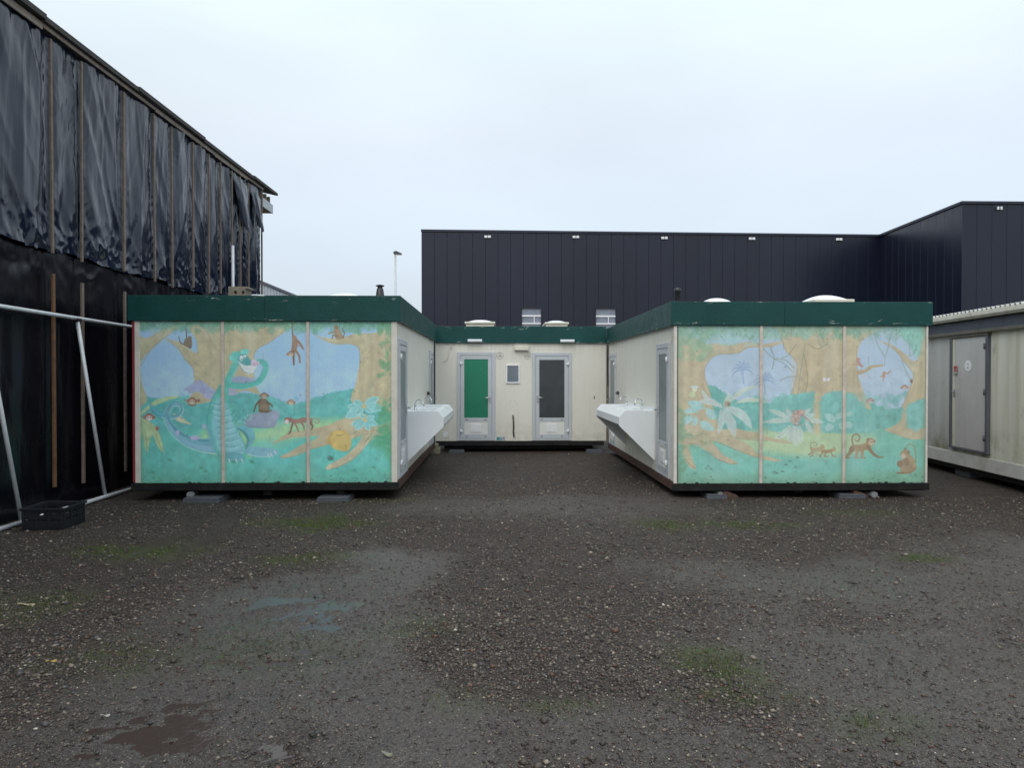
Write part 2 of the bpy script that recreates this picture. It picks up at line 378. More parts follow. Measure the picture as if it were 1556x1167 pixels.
class Mural:
    def __init__(s, x0, y0, x1, y1, res):
        s.x0, s.y0, s.res = x0, y0, res
        s.w = int(round((x1-x0)*res))+1; s.h = int(round((y1-y0)*res))+1
        s.U, s.V = np.meshgrid(np.linspace(x0, x1, s.w), np.linspace(y0, y1, s.h))
        s.img = np.zeros((s.h, s.w, 3)); s.T = (1, 0, 0); s.seed = 1
        s.wob = (fbm(s.U*0.35, s.V*0.35, 5)-0.5)
    def tr(s, pts):
        k, ox, oy = s.T
        return [(p[0]/k+ox, p[1]/k+oy)+tuple(q/k for q in p[2:]) for p in pts]
    def box(s, P, pad):
        a = int(max(0, (P[:, 0].min()-pad-s.x0)*s.res)); b = int(min(s.w, (P[:, 0].max()+pad-s.x0)*s.res+2))
        c = int(max(0, (P[:, 1].min()-pad-s.y0)*s.res)); d = int(min(s.h, (P[:, 1].max()+pad-s.y0)*s.res+2))
        return slice(c, max(c, d)), slice(a, max(a, b))
    def put(s, sl, m, col, vary):
        s.seed += 1
        c = np.array(col)/255.0
        U, V = s.U[sl], s.V[sl]
        if m.size == 0: return
        n = fbm(U*0.12, V*0.12, s.seed, 4)-0.5
        cc = c[None, None, :]*(1+vary*2*n[..., None])
        s.img[sl] = s.img[sl]*(1-m[..., None]) + cc*m[..., None]
    def fill(s, pts, col, soft=0.7, alpha=1.0, vary=0.09, wob=1.6, sm=True):
        P = np.array([q[:2] for q in s.tr(pts)])
        if sm: P = smooth_path(P, True, 5)
        sl = s.box(P, soft+2); U, V = s.U[sl], s.V[sl]
        if U.size == 0: return
        ins = np.zeros(U.shape, bool); d2 = np.full(U.shape, 1e9)
        for i in range(len(P)):
            ax, ay = P[i-1]; bx, by = P[i]
            ex, ey = bx-ax, by-ay; L = ex*ex+ey*ey+1e-9
            t = np.clip(((U-ax)*ex+(V-ay)*ey)/L, 0, 1)
            d2 = np.minimum(d2, (U-ax-t*ex)**2+(V-ay-t*ey)**2)
            if ay != by:
                ins ^= ((ay > V) != (by > V)) & (U < ex*(V-ay)/ey+ax)
        sd = np.where(ins, 1, -1)*np.sqrt(d2) + s.wob[sl]*wob
        m = np.clip(sd/(2*soft)+0.5, 0, 1)*alpha
        s.put(sl, m, col, vary)
    def line(s, pts, col, soft=0.45, alpha=1.0, vary=0.06, sm=True):
        Q = s.tr(pts)
        P = np.array([q[:2] for q in Q]); W = np.array([[q[2]/2, 0] for q in Q])
        if sm and len(P) > 2: P = smooth_path(P, False, 5); W = smooth_path(W, False, 5)
        sl = s.box(P, W.max()+soft+1); U, V = s.U[sl], s.V[sl]
        if U.size == 0: return
        best = np.full(U.shape, -1e9)
        for i in range(len(P)-1):
            ax, ay = P[i]; ex, ey = P[i+1]-P[i]; L = ex*ex+ey*ey+1e-9
            t = np.clip(((U-ax)*ex+(V-ay)*ey)/L, 0, 1)
            best = np.maximum(best, W[i, 0]*(1-t)+W[i+1, 0]*t - np.hypot(U-ax-t*ex, V-ay-t*ey))
        s.put(sl, np.clip(best/(2*soft)+0.5, 0, 1)*alpha, col, vary)
    def dot(s, x, y, rx, ry, col, soft=0.5, alpha=1.0, rot=0.0, vary=0.06):
        k = s.T[0]; (x, y), = s.tr([(x, y)]); rx /= k; ry /= k
        r = max(rx, ry)+soft+1
        sl = s.box(np.array([(x, y)]), r); U, V = s.U[sl]-x, s.V[sl]-y
        if U.size == 0: return
        c, n = math.cos(rot), math.sin(rot)
        A, B = (U*c+V*n)/rx, (-U*n+V*c)/ry
        sd = (1-np.hypot(A, B))*min(rx, ry)
        s.put(sl, np.clip(sd/(2*soft)+0.5, 0, 1)*alpha, col, vary)
    def dabs(s, x0, y0, x1, y1, n, r, cols, alpha=0.5, seed=1, asp=1.0, soft=0.8):
        rg = random.Random(seed)
        for _ in range(n):
            s.dot(rg.uniform(x0, x1), rg.uniform(y0, y1), r*rg.uniform(0.5, 1.4)*asp, r*rg.uniform(0.5, 1.4),
                  rg.choice(cols), soft, alpha*rg.uniform(0.5, 1), rg.uniform(0, 3.1))
    def fern(s, x, y, r, n, a0, a1, col, w, alpha=0.7, seed=1):
        rg = random.Random(seed)
        for i in range(n):
            a = math.radians(a0+(a1-a0)*i/max(1, n-1)+rg.uniform(-6, 6)); q = r*rg.uniform(0.7, 1.1)
            s.line([(x, y, w), (x+q*.5*math.cos(a), y+q*.5*math.sin(a)-q*.06, w*.8), (x+q*math.cos(a), y+q*math.sin(a)+q*.08, w*.2)], col, 0.4, alpha)
    def monkey_face(s, x, y, r, fur, skin):
        s.dot(x-r*1.0, y, r*.42, r*.42, fur); s.dot(x+r*1.0, y, r*.42, r*.42, fur)
        s.dot(x, y-r*.1, r*.95, r*.9, fur); s.dot(x, y+r*.2, r*.68, r*.62, skin)
        s.dot(x-r*.28, y+r*.02, r*.12, r*.14, (70, 50, 45)); s.dot(x+r*.28, y+r*.02, r*.12, r*.14, (70, 50, 45))
    def age(s, trims, seed):
        """weathering: faded streaks, algae along the edges, dirt specks"""
        U, V = s.U, s.V; h = s.img
        st = fbm(U*0.45, V*0.03, seed, 3)-0.5
        h *= (1+0.045*st[..., None])
        bl = fbm(U*0.03, V*0.03, seed+7, 4)-0.5
        h *= (1+0.09*bl[..., None])
        fa = np.clip(fbm(U*0.05, V*0.02, seed+9, 4)*1.6-0.75, 0, 1)[..., None]*0.28
        h[:] = h*(1-fa)+np.array([.74, .80, .79])*fa
        for t in trims:
            d = np.abs(U-t)
            m = np.exp(-d/3.6)*(0.30+0.7*fbm(U*0.2, V*0.05, seed+3, 3))*0.8
            m = np.clip(1.25*m*np.clip((V-500)/190, 0.3, 1), 0, .8)[..., None]
            h[:] = h*(1-m)+np.array([.33, .48, .34])*m
        e = np.exp(-(s.V.max()-V)/4.0)*(0.2+fbm(U*0.1, V*0.1, seed+5, 3))*0.55
        e = np.clip(e, 0, .7)[..., None]
        h[:] = h*(1-e)+np.array([.30, .47, .33])*e
        g = (fbm(U*0.8, V*0.8, seed+11, 2)-0.5)[..., None]
        h *= 1+0.04*g
        vl = (.13+.10*fbm(U*.02, V*.02, seed+33, 3))[..., None]
        h[:] = h*(1-vl)+np.array([.70, .78, .74])*vl
        gm = h.mean(axis=2, keepdims=True)
        h[:] = gm+(h-gm)*1.0
        rg = random.Random(seed)
        ym = s.V.max()
        for _ in range(26):
            x = rg.uniform(s.U.min(), s.U.max()); r = rg.uniform(.5, 1.7)
            s.T = (1, 0, 0); s.dot(x, ym-rg.uniform(-.6, .8), r*1.6, r, (22, 24, 22), .4, .95)
        for _ in range(70):
            x, y = rg.uniform(s.U.min(), s.U.max()), rg.uniform(s.V.min(), ym); l = rg.uniform(2, 14); a = rg.choice([1.57, 1.57, rg.uniform(0, 3.1)])
            s.line([(x, y, .7), (x+l*math.cos(a), y+l*math.sin(a), .4)], rg.choice([(205, 215, 208), (96, 118, 104), (120, 110, 90)]), .35, rg.uniform(.25, .6))
        for _ in range(60):
            x = rg.uniform(s.U.min(), s.U.max()); s.dot(x, ym-abs(rg.gauss(0, 7)), rg.uniform(.5, 1.6), rg.uniform(.4, 1.1), (74, 72, 58), .5, rg.uniform(.2, .6))
        for _ in range(14):
            s.dot(rg.uniform(s.U.min(), s.U.max()), rg.uniform(s.V.min(), ym), .8, .8, (70, 80, 76), .4, .8)
        np.clip(h, 0, 1, out=h)

def paint_left():
    M = Mural(214, 486, 595, 734, MURAL_RES)
    Z1 = (3.536, 190, 430); Z2 = (3.336, 400, 430); ZB = (5.307, 310, 500); ZC = (7.294, 420, 580); ZA = (7.293, 205, 580); PX = (1, 0, 0)
    SKY = (150, 186, 218); TEAL = (92, 174, 166); GRASS = (94, 186, 168); TR = (184, 171, 132); TRD = (160, 134, 96)
    M.img[:] = np.array(SKY)/255.
    M.T = PX
    M.fill([(200, 560), (610, 560), (610, 620), (200, 620)], (162, 196, 226), 14, .8)
    # far bushes and grass
    M.fill([(200, 612), (240, 604), (290, 600), (330, 594), (372, 596), (410, 600), (440, 612), (470, 606), (500, 596), (540, 588), (570, 580), (610, 560), (610, 760), (200, 760)], TEAL, 1.5, 1, .14, 5)
    M.dabs(230, 604, 600, 640, 130, 5, [(70, 160, 150), (104, 190, 172), (84, 172, 158)], .45, 3, 1.6)
    M.fill([(200, 690), (250, 655), (330, 650), (420, 645), (600, 645), (620, 760), (200, 760)], GRASS, 6, .9, .12)
    M.fill([(330, 640), (385, 652), (440, 640), (520, 636), (560, 640), (480, 662), (400, 690), (335, 690), (300, 672)], (168, 208, 142), 7, .85, .1)
    M.fill([(380, 672), (430, 668), (470, 662), (480, 690), (400, 705)], (86, 190, 182), 6, .6)
    M.fill([(200, 712), (330, 722), (420, 716), (610, 716), (610, 745), (200, 745)], (82, 164, 138), 9, .7, .2)
    # far palm leaf and left trunk
    M.T = Z1
    M.fill([(60, 300), (120, 290), (190, 250), (280, 205), (320, 215), (250, 262), (200, 300), (150, 345), (105, 395), (85, 440), (95, 540), (120, 625), (60, 640)], TR, .8, 1, .12)
    M.line([(90, 440, 3), (150, 345, 4), (250, 262, 3)], TRD, .6, .7)
    # main tree
    M.fill([(378, 200), (385, 300), (388, 370), (345, 345), (300, 312), (240, 296), (185, 272), (140, 240), (160, 262), (230, 300), (290, 348), (325, 405), (365, 450), (372, 500), (362, 585), (330, 640),
            (430, 640), (560, 600), (650, 575), (724, 596), (700, 540), (692, 470), (693, 385), (715, 345), (778, 310), (860, 250), (900, 200)], TR, .8, 1, .13)
    for i, x in enumerate((420, 455, 500, 560, 600, 640, 670)):
        M.line([(x, 230, 14), (x+8*math.sin(i), 380, 18), (x-6, 560, 10)], [(204, 184, 142), (168, 144, 104)][i % 2], 3, .35)
    M.line([(372, 500, 4), (365, 450, 4), (325, 405, 4), (290, 348, 3), (230, 300, 3)], TRD, .6, .7)
    M.line([(693, 470, 4), (693, 385, 4), (715, 345, 4), (778, 310, 4), (860, 250, 3)], TRD, .6, .7)
    M.line([(440, 250, 3), (480, 330, 3), (545, 400, 2)], TRD, .6, .5)
    # right tree with branch
    M.T = Z2
    M.fill([(238, 240), (300, 268), (380, 274), (430, 260), (480, 246), (560, 246), (660, 230), (670, 640), (600, 640), (450, 604), (470, 500), (488, 400), (492, 352), (480, 318), (440, 302), (370, 302), (316, 288)], TR, .8, 1, .12)
    for i, x in enumerate((520, 545, 580, 610, 635)):
        M.line([(x, 260, 16), (x+6, 400, 20), (x-12, 590, 14)], [(206, 186, 144), (166, 140, 102), (178, 140, 112)][i % 3], 3, .4)
    M.dabs(500, 250, 640, 380, 12, 9, [(150, 126, 92)], .5, 5, .6)
    M.line([(490, 500, 3), (490, 352, 4), (480, 318, 4), (440, 302, 4), (370, 302, 4), (300, 276, 3)], TRD, .6, .7)
    # canopy strip
    M.T = PX
    M.fill([(200, 480), (610, 480), (610, 494), (560, 497), (520, 495), (470, 497), (420, 493), (360, 499), (300, 493), (250, 497), (214, 500)], (104, 160, 128), 3, .75, .2, 6)
    M.dabs(214, 486, 595, 502, 170, 4, [(84, 146, 112), (124, 178, 142), (96, 152, 130)], .5, 8, 1.4)
    rg = random.Random(6)
    for i in range(120):
        x, y = rg.uniform(214, 594), rg.uniform(484, 498); M.line([(x, y, 1.2), (x+rg.uniform(-7, 7), y+rg.uniform(1, 7), .6)], [(70, 128, 92), (150, 196, 162), (96, 150, 112)][i % 3], .4, .7)
    M.dabs(576, 488, 597, 570, 50, 4, [(72, 136, 92), (96, 150, 104)], .55, 9, .8)
    M.T = Z2
    for x, y in ((610, 222), (625, 240), (640, 250)): M.line([(x, y, 2), (x+14, y+30, 2), (x+36, y+75, 1)], (170, 205, 170), .4, .7)
    M.T = Z1
    for x in (330, 460, 560, 590, 210): M.line([(x, 205, 3), (x-25, 225, 3), (x-55, 232, 2)], (160, 195, 165), .5, .6)
    # wings / grey rock behind the dragon
    M.fill([(315, 568), (355, 540), (400, 515), (445, 545), (490, 580), (500, 612), (440, 618), (400, 580), (350, 590), (335, 575)], (156, 162, 190), .8, 1, .12)
    M.line([(405, 520, 3), (420, 560, 3), (440, 610, 2)], (128, 130, 160), .6, .7)
    M.fill([(560, 520), (600, 495), (650, 498), (700, 515), (690, 535), (600, 535)], (152, 162, 186), .8, 1, .1)
    M.fill([(550, 560), (580, 560), (606, 590), (570, 600), (548, 588)], (170, 168, 196), .8, .9)
    # palm leaves at left
    LE = (176, 194, 140)
    M.fill([(76, 700), (110, 668), (160, 628), (230, 606), (300, 603), (240, 624), (170, 650), (110, 688), (78, 716)], LE, .7, 1, .12)
    M.fill([(262, 700), (300, 712), (330, 738), (357, 757), (300, 746), (270, 728)], (206, 200, 160), .6, 1)
    M.line([(285, 712, 3), (310, 725, 3)], (130, 110, 80), .5)
    M.fill([(76, 722), (120, 735), (165, 770), (192, 830), (207, 908), (175, 875), (150, 815), (135, 845), (120, 908), (104, 868), (96, 800), (76, 840)], LE, .8, 1, .14)
    for q in ([(80, 730), (150, 790), (195, 890)], [(80, 735), (110, 800), (118, 890)], [(78, 740), (95, 780), (90, 840)]):
        M.line([(x, y, 4) for x, y in q], (140, 172, 98), .8, .7)
    # dragon -------------------------------------------------
    DR = (108, 168, 178); DL = (138, 190, 200); DD = (68, 138, 148); GR = (84, 178, 160)
    tail = [(490, 872, 84), (410, 868, 66), (330, 842, 52), (265, 792, 40), (228, 725, 31), (232, 675, 24), (262, 643, 20), (296, 650, 18), (304, 680, 16), (285, 708, 16), (248, 716, 16), (212, 712, 14), (176, 694, 10), (160, 680, 6)]
    M.line([(x, y+4, w+6) for x, y, w in tail], (196, 220, 216), .7, .6)
    M.line(tail, DR, .7, 1, .12)
    M.line([(x-2, y+w*.22, w*.36) for x, y, w in tail[:6]], (140, 184, 202), 1.6, .75)
    M.line([(x+1, y-w*.36, w*.16+2) for x, y, w in tail[:12]], DD, .7, .75)
    M.line([(x+1, y+w*.42, w*.05+2) for x, y, w in tail[5:]], DD, .5, .6)
    M.fill([(134, 640), (165, 668), (200, 688), (215, 712), (185, 716), (160, 706), (142, 690)], (78, 156, 166), .7)
    M.line([(140, 650, 3), (170, 690, 3), (205, 706, 2)], DL, .5, .7)
    for x, y, rx in ((375, 830, 26), (283, 800, 10), (423, 768, 10), (432, 600, 7)): M.dot(x, y, rx, 12, (190, 176, 210), .8, .9)
    M.fill([(575, 425), (560, 470), (538, 520), (512, 540), (482, 590), (455, 655), (440, 735), (448, 790), (470, 840), (482, 905), (520, 945), (560, 962), (630, 964), (648, 930), (650, 880), (600, 770), (585, 715), (560, 640), (556, 590), (560, 545), (590, 480), (612, 430)], GR, .7, 1, .12)
    M.fill([(482, 640), (470, 700), (462, 760), (480, 830), (500, 900), (545, 930), (610, 935), (640, 900), (632, 850), (600, 790), (575, 720), (545, 640), (510, 610)], (134, 194, 198), 2.2, .95, .1)
    for i in range(9):
        y = 640+i*33; x0 = 470+i*6-abs(i-4)*2; x1 = 545+i*11
        M.line([(x0, y, 4), ((x0+x1)/2, y+9, 7), (x1, y-4, 4)], (92, 160, 170), .8, .75)
        M.line([(x0+4, y+10, 6), ((x0+x1)/2, y+20, 9), (x1-3, y+6, 6)], (160, 212, 214), 1.2, .65)
    M.line([(512, 545, 5), (482, 592, 5), (456, 655, 6), (440, 735, 6), (450, 795, 6), (474, 845, 5)], DD, .8, .6)
    M.line([(445, 770, 20), (460, 830, 26), (474, 880, 18)], DR, 2.0, .8)
    M.T = ZB
    M.fill([(265, 790), (330, 772), (385, 800), (408, 850), (398, 905), (362, 955), (328, 985), (352, 905), (330, 845), (296, 810)], (110, 176, 182), .7, 1, .1)
    M.line([(270, 800, 12), (320, 830, 20), (352, 890, 18), (338, 965, 10)], (62, 134, 142), .9, .85)
    M.fill([(326, 990), (352, 952), (420, 948), (500, 958), (575, 972), (602, 1000), (545, 1026), (450, 1030), (350, 1006)], (124, 178, 190), .7, 1, .1)
    M.line([(350, 1006, 5), (450, 1030, 5), (545, 1026, 4)], (200, 222, 220), .5, .8)
    for q in ((575, 1000), (545, 1020), (520, 1025)): M.line([(q[0]-10, q[1]-16, 8), (q[0]+12, q[1]+16, 2)], (222, 228, 214), .4)
    M.fill([(160, 1000), (230, 990), (300, 1010), (318, 1056), (260, 1070), (190, 1066), (160, 1040)], (96, 166, 172), .8)
    for x in (205, 262, 308): M.line([(x-8, 1050, 9), (x+6, 1084, 2)], (224, 230, 218), .4)
    # arm and head
    M.line([(190, 440, 46), (260, 452, 54), (340, 452, 46), (420, 428, 42), (470, 380, 44), (498, 310, 44), (486, 268, 50), (440, 250, 34)], GR, .7, 1, .12)
    M.line([(200, 428, 6), (300, 430, 6), (400, 418, 5), (452, 370, 5), (476, 300, 4)], (54, 138, 132), .7, .6)
    M.line([(210, 470, 6), (330, 474, 6), (420, 448, 5)], (150, 210, 200), .8, .6)
    M.line([(250, 280, 44), (215, 350, 46), (185, 430, 60)], GR, .8, 1, .1)
    M.line([(262, 300, 8), (232, 370, 8), (210, 430, 8)], (142, 206, 198), 1, .6)
    M.fill([(205, 240), (212, 200), (245, 172), (285, 172), (300, 205), (285, 250), (245, 262), (215, 240)], (100, 196, 178), .7, 1, .2)
    M.fill([(296, 158), (330, 152), (362, 158), (352, 196), (318, 206), (300, 190)], (110, 200, 186), .7, 1, .15)
    M.fill([(276, 236), (292, 196), (330, 194), (360, 220), (388, 262), (372, 284), (330, 286), (290, 262)], (76, 152, 150), .7)
    M.fill([(274, 250), (330, 284), (380, 284), (428, 282), (412, 318), (388, 350), (350, 350), (308, 312)], (214, 218, 222), .7)
    M.line([(276, 256, 5), (320, 330, 5), (384, 352, 4)], (70, 150, 146), .5, .8)
    M.dot(302, 226, 13, 24, (224, 230, 230)); M.dot(329, 212, 13, 13, (224, 230, 230)); M.dot(305, 236, 5, 7, (80, 120, 130)); M.dot(331, 216, 4, 5, (80, 120, 130))
    M.dot(412, 262, 34, 30, (212, 186, 202), .8); M.dot(404, 276, 6, 9, (170, 116, 140)); M.dot(430, 274, 5, 8, (170, 116, 140))
    M.line([(430, 240, 20), (470, 250, 26), (505, 290, 14)], (84, 166, 156), 1, .8)
    # rock with sitting monkey, leafy sprig
    M.fill([(322, 756), (350, 712), (392, 678), (450, 664), (540, 648), (596, 660), (608, 694), (588, 740), (560, 788), (470, 794), (390, 790), (345, 780)], (142, 150, 168), .8, 1, .12)
    M.line([(360, 785, 10), (470, 790, 12), (560, 786, 8)], (112, 128, 142), 1, .7)
    FUR = (124, 104, 80); FURD = (96, 76, 56); SK = (186, 164, 142)
    M.fill([(448, 556), (492, 552), (522, 590), (526, 640), (508, 664), (450, 672), (436, 640), (438, 590)], FUR, .5, 1, .2)
    M.line([(450, 570, 18), (420, 604, 14), (404, 650, 12), (396, 662, 8)], FURD, .5); M.line([(505, 585, 18), (540, 604, 14), (552, 622, 8)], FURD, .5)
    M.line([(450, 650, 14), (500, 664, 14), (540, 652, 10)], FURD, .5)
    M.monkey_face(484, 532, 28, FUR, SK)
    rg = random.Random(4)
    for i in range(22):
        x, y = rg.uniform(225, 385), rg.uniform(660, 752)
        a = rg.uniform(0, 6.28); M.line([(x, y, 3), (x+16*math.cos(a), y+16*math.sin(a), 8), (x+32*math.cos(a), y+32*math.sin(a), 2)], [(176, 214, 204), (70, 150, 140), (150, 200, 190)][i % 3], .4, .8)
    # far monkeys in the left panel
    M.T = ZA
    M.monkey_face(635, 206, 44, (138, 92, 74), (198, 176, 150)); M.line([(590, 242, 10), (635, 256, 18), (680, 246, 10)], (126, 84, 66), .5)
    M.dot(708, 200, 14, 18, (134, 90, 72)); M.dot(556, 196, 10, 12, (110, 120, 100))
    M.monkey_face(160, 388, 48, (150, 96, 84), (226, 206, 196)); M.dot(248, 512, 18, 26, (160, 96, 80))
    M.T = Z1
    M.line([(330, 238, 5), (333, 285, 6)], FURD, .4)
    M.line([(292, 280, 4), (300, 312, 5), (330, 328, 6)], FURD, .4)
    M.fill([(322, 300), (345, 282), (360, 300), (358, 345), (335, 338), (318, 325)], FUR, .5); M.dot(350, 290, 10, 12, FUR)
    # hanging monkey, branch monkey, walking monkey, peeping face
    M.T = Z2; FB = (146, 110, 86); FBD = (118, 82, 64)
    M.line([(147, 200, 5), (148, 235, 5), (152, 275, 10)], FBD, .4)
    M.line([(158, 270, 24), (160, 310, 30), (150, 345, 22)], FB, .5); M.line([(160, 275, 14), (185, 300, 14), (203, 328, 9)], FB, .5)
    M.line([(160, 330, 13), (180, 360, 11), (186, 398, 8)], FB, .5); M.line([(152, 340, 12), (154, 380, 10), (155, 408, 8)], FBD, .5)
    M.monkey_face(140, 354, 16, FB, (200, 178, 150))
    M.fill([(360, 225), (380, 215), (395, 245), (408, 272), (372, 278), (362, 255)], (156, 128, 98), .5); M.dot(370, 216, 11, 12, (140, 108, 82))
    M.line([(365, 238, 7), (345, 244, 6), (330, 250, 5)], (140, 108, 82), .4); M.line([(375, 262, 8), (355, 258, 7), (350, 275, 6)], (130, 98, 74), .4)
    M.line([(405, 272, 5), (412, 245, 5), (402, 225, 4), (408, 218, 3)], (120, 92, 70), .4)
    # roots in front of the right tree
    M.T = ZC
    M.fill([(0, 650), (60, 610), (140, 566), (250, 548), (345, 530), (460, 505), (570, 480), (680, 430), (770, 395), (900, 330), (1060, 420), (1010, 560), (900, 612), (815, 640), (700, 690), (560, 702), (460, 728), (370, 752), (290, 790), (200, 822), (70, 848), (40, 828), (120, 790), (210, 735), (300, 690), (380, 655), (470, 606), (400, 598), (330, 606), (200, 616), (110, 632), (30, 662), (-40, 684), (-30, 662)], (190, 172, 134), .8, 1, .12)
    M.line([(60, 612, 8), (150, 568, 8), (345, 532, 8), (570, 482, 8), (770, 396, 6)], (200, 166, 130), .6, .7)
    M.line([(70, 848, 8), (200, 822, 8), (370, 752, 8), (560, 702, 8)], TRD, .6, .6)
    M.fill([(1270, 430), (1170, 470), (1060, 500), (960, 590), (890, 700), (760, 822), (640, 890), (560, 935), (548, 972), (600, 974), (760, 912), (870, 840), (960, 750), (1050, 650), (1180, 590), (1290, 560)], (192, 174, 138), .8, 1, .15)
    M.line([(600, 974, 7), (760, 912, 7), (870, 840, 7), (960, 750, 6)], (140, 104, 80), .6, .7)
    rg = random.Random(7)
    for i in range(60):
        x, y = rg.uniform(840, 1200), rg.uniform(480, 700)
        if abs((y-480)+(x-1100)*.65) < 130: M.line([(x, y, 5), (x+26, y-30, 7), (x+40, y-34, 2)], [(132, 128, 84), (104, 140, 96), (170, 146, 110)][i % 3], .4, .7)
    # apple
    M.fill([(550, 662), (572, 612), (602, 566), (648, 542), (702, 534), (766, 542), (804, 584), (828, 650), (820, 722), (790, 768), (720, 768), (646, 748), (606, 720), (592, 688), (560, 682)], (200, 168, 92), .7, 1, .14)
    M.fill([(620, 600), (680, 560), (760, 570), (790, 640), (760, 700), (680, 690), (630, 650)], (216, 188, 110), 4, .6)
    M.line([(664, 588, 6), (700, 596, 7), (742, 580, 5)], (126, 100, 54), .5); M.line([(700, 520, 6), (702, 536, 6)], (90, 70, 50), .4)
    M.line([(762, 700, 6), (772, 724, 5)], (130, 100, 50), .4)
    # pale star flowers on the trunk
    for (cx, cy, tips) in ((970, 270, [(790, 268), (860, 200), (1130, 165), (1180, 290), (1060, 340), (770, 392), (880, 360)]), (980, 420, [(830, 478), (870, 530), (1024, 540), (1124, 480), (1090, 380), (930, 340)])):
        for i, (tx, ty) in enumerate(tips):
            mx, my = (cx+tx)/2, (cy+ty)/2; nx, ny = -(ty-cy)*.26, (tx-cx)*.26
            leaf = [(cx, cy), (mx+nx, my+ny), (tx, ty), (mx-nx, my-ny)]
            M.fill(leaf, (134, 196, 190), .6, 1, .1); M.line([(p[0], p[1], 6) for p in leaf[1:]+leaf[:1]], (188, 224, 216), .5, .8); M.line([(cx, cy, 5), (tx, ty, 3)], (84, 160, 150), .5, .5)
        M.dot(cx, cy, 26, 22, (206, 178, 120))
    # green at the right edge
    M.dabs(1130, 180, 1290, 640, 70, 34, [(84, 158, 112), (104, 168, 122), (66, 140, 92)], .55, 21, .8)
    M.fill([(1180, 560), (1290, 520), (1290, 880), (1230, 840), (1180, 740), (1050, 700)], (72, 150, 96), 6, .7, .2)
    for i in range(5): M.fern(1130+i*32, 600+i*36, 130, 12, 20, 190, [(70, 150, 110), (92, 170, 124)][i % 2], 9, .7, i)
    # walking monkey, peeping face, bug, grass tufts
    RB = (152, 106, 92); RD = (126, 82, 70)
    M.line([(150, 420, 50), (220, 435, 46), (300, 420, 56), (370, 430, 62)], RB, .5, 1, .15)
    M.line([(180, 450, 24), (165, 500, 20), (150, 556, 16), (128, 572, 12)], RD, .5); M.line([(205, 460, 22), (228, 510, 18), (240, 548, 14)], RB, .5)
    M.line([(275, 450, 24), (300, 490, 20), (304, 528, 14)], RB, .5); M.line([(370, 450, 34), (398, 490, 22), (385, 525, 16)], RD, .5)
    M.line([(380, 405, 12), (440, 404, 11), (472, 428, 11), (455, 458, 10), (424, 452, 8), (436, 432, 6)], (176, 138, 104), .5)
    M.dot(118, 420, 34, 34, RB); M.dot(112, 440, 22, 26, (220, 200, 190)); M.dot(152, 410, 12, 14, RD)
    M.monkey_face(160, 222, 36, (150, 116, 84), (210, 186, 150)); M.line([(230, 210, 5), (258, 150, 5)], (136, 150, 170), .5); M.dot(262, 138, 16, 14, (142, 154, 176), .6, .8)
    M.dot(596, 852, 34, 28, (76, 120, 110)); M.fern(596, 852, 70, 9, 140, 400, (70, 110, 100), 5, .8)
    for x, y in ((210, 1020), (860, 990), (1080, 960)): M.fern(x, y, 42, 7, 180, 400, (64, 140, 104), 8, .8, x)
    M.T = PX
    for x, y in ((305, 712), (312, 717), (258, 700), (232, 718), (354, 703), (382, 703)): M.fern(x, y, 6, 6, 180, 380, (62, 134, 100), 1.3, .7, int(x))
    M.age([214, 339, 468, 595], 31)
    return M

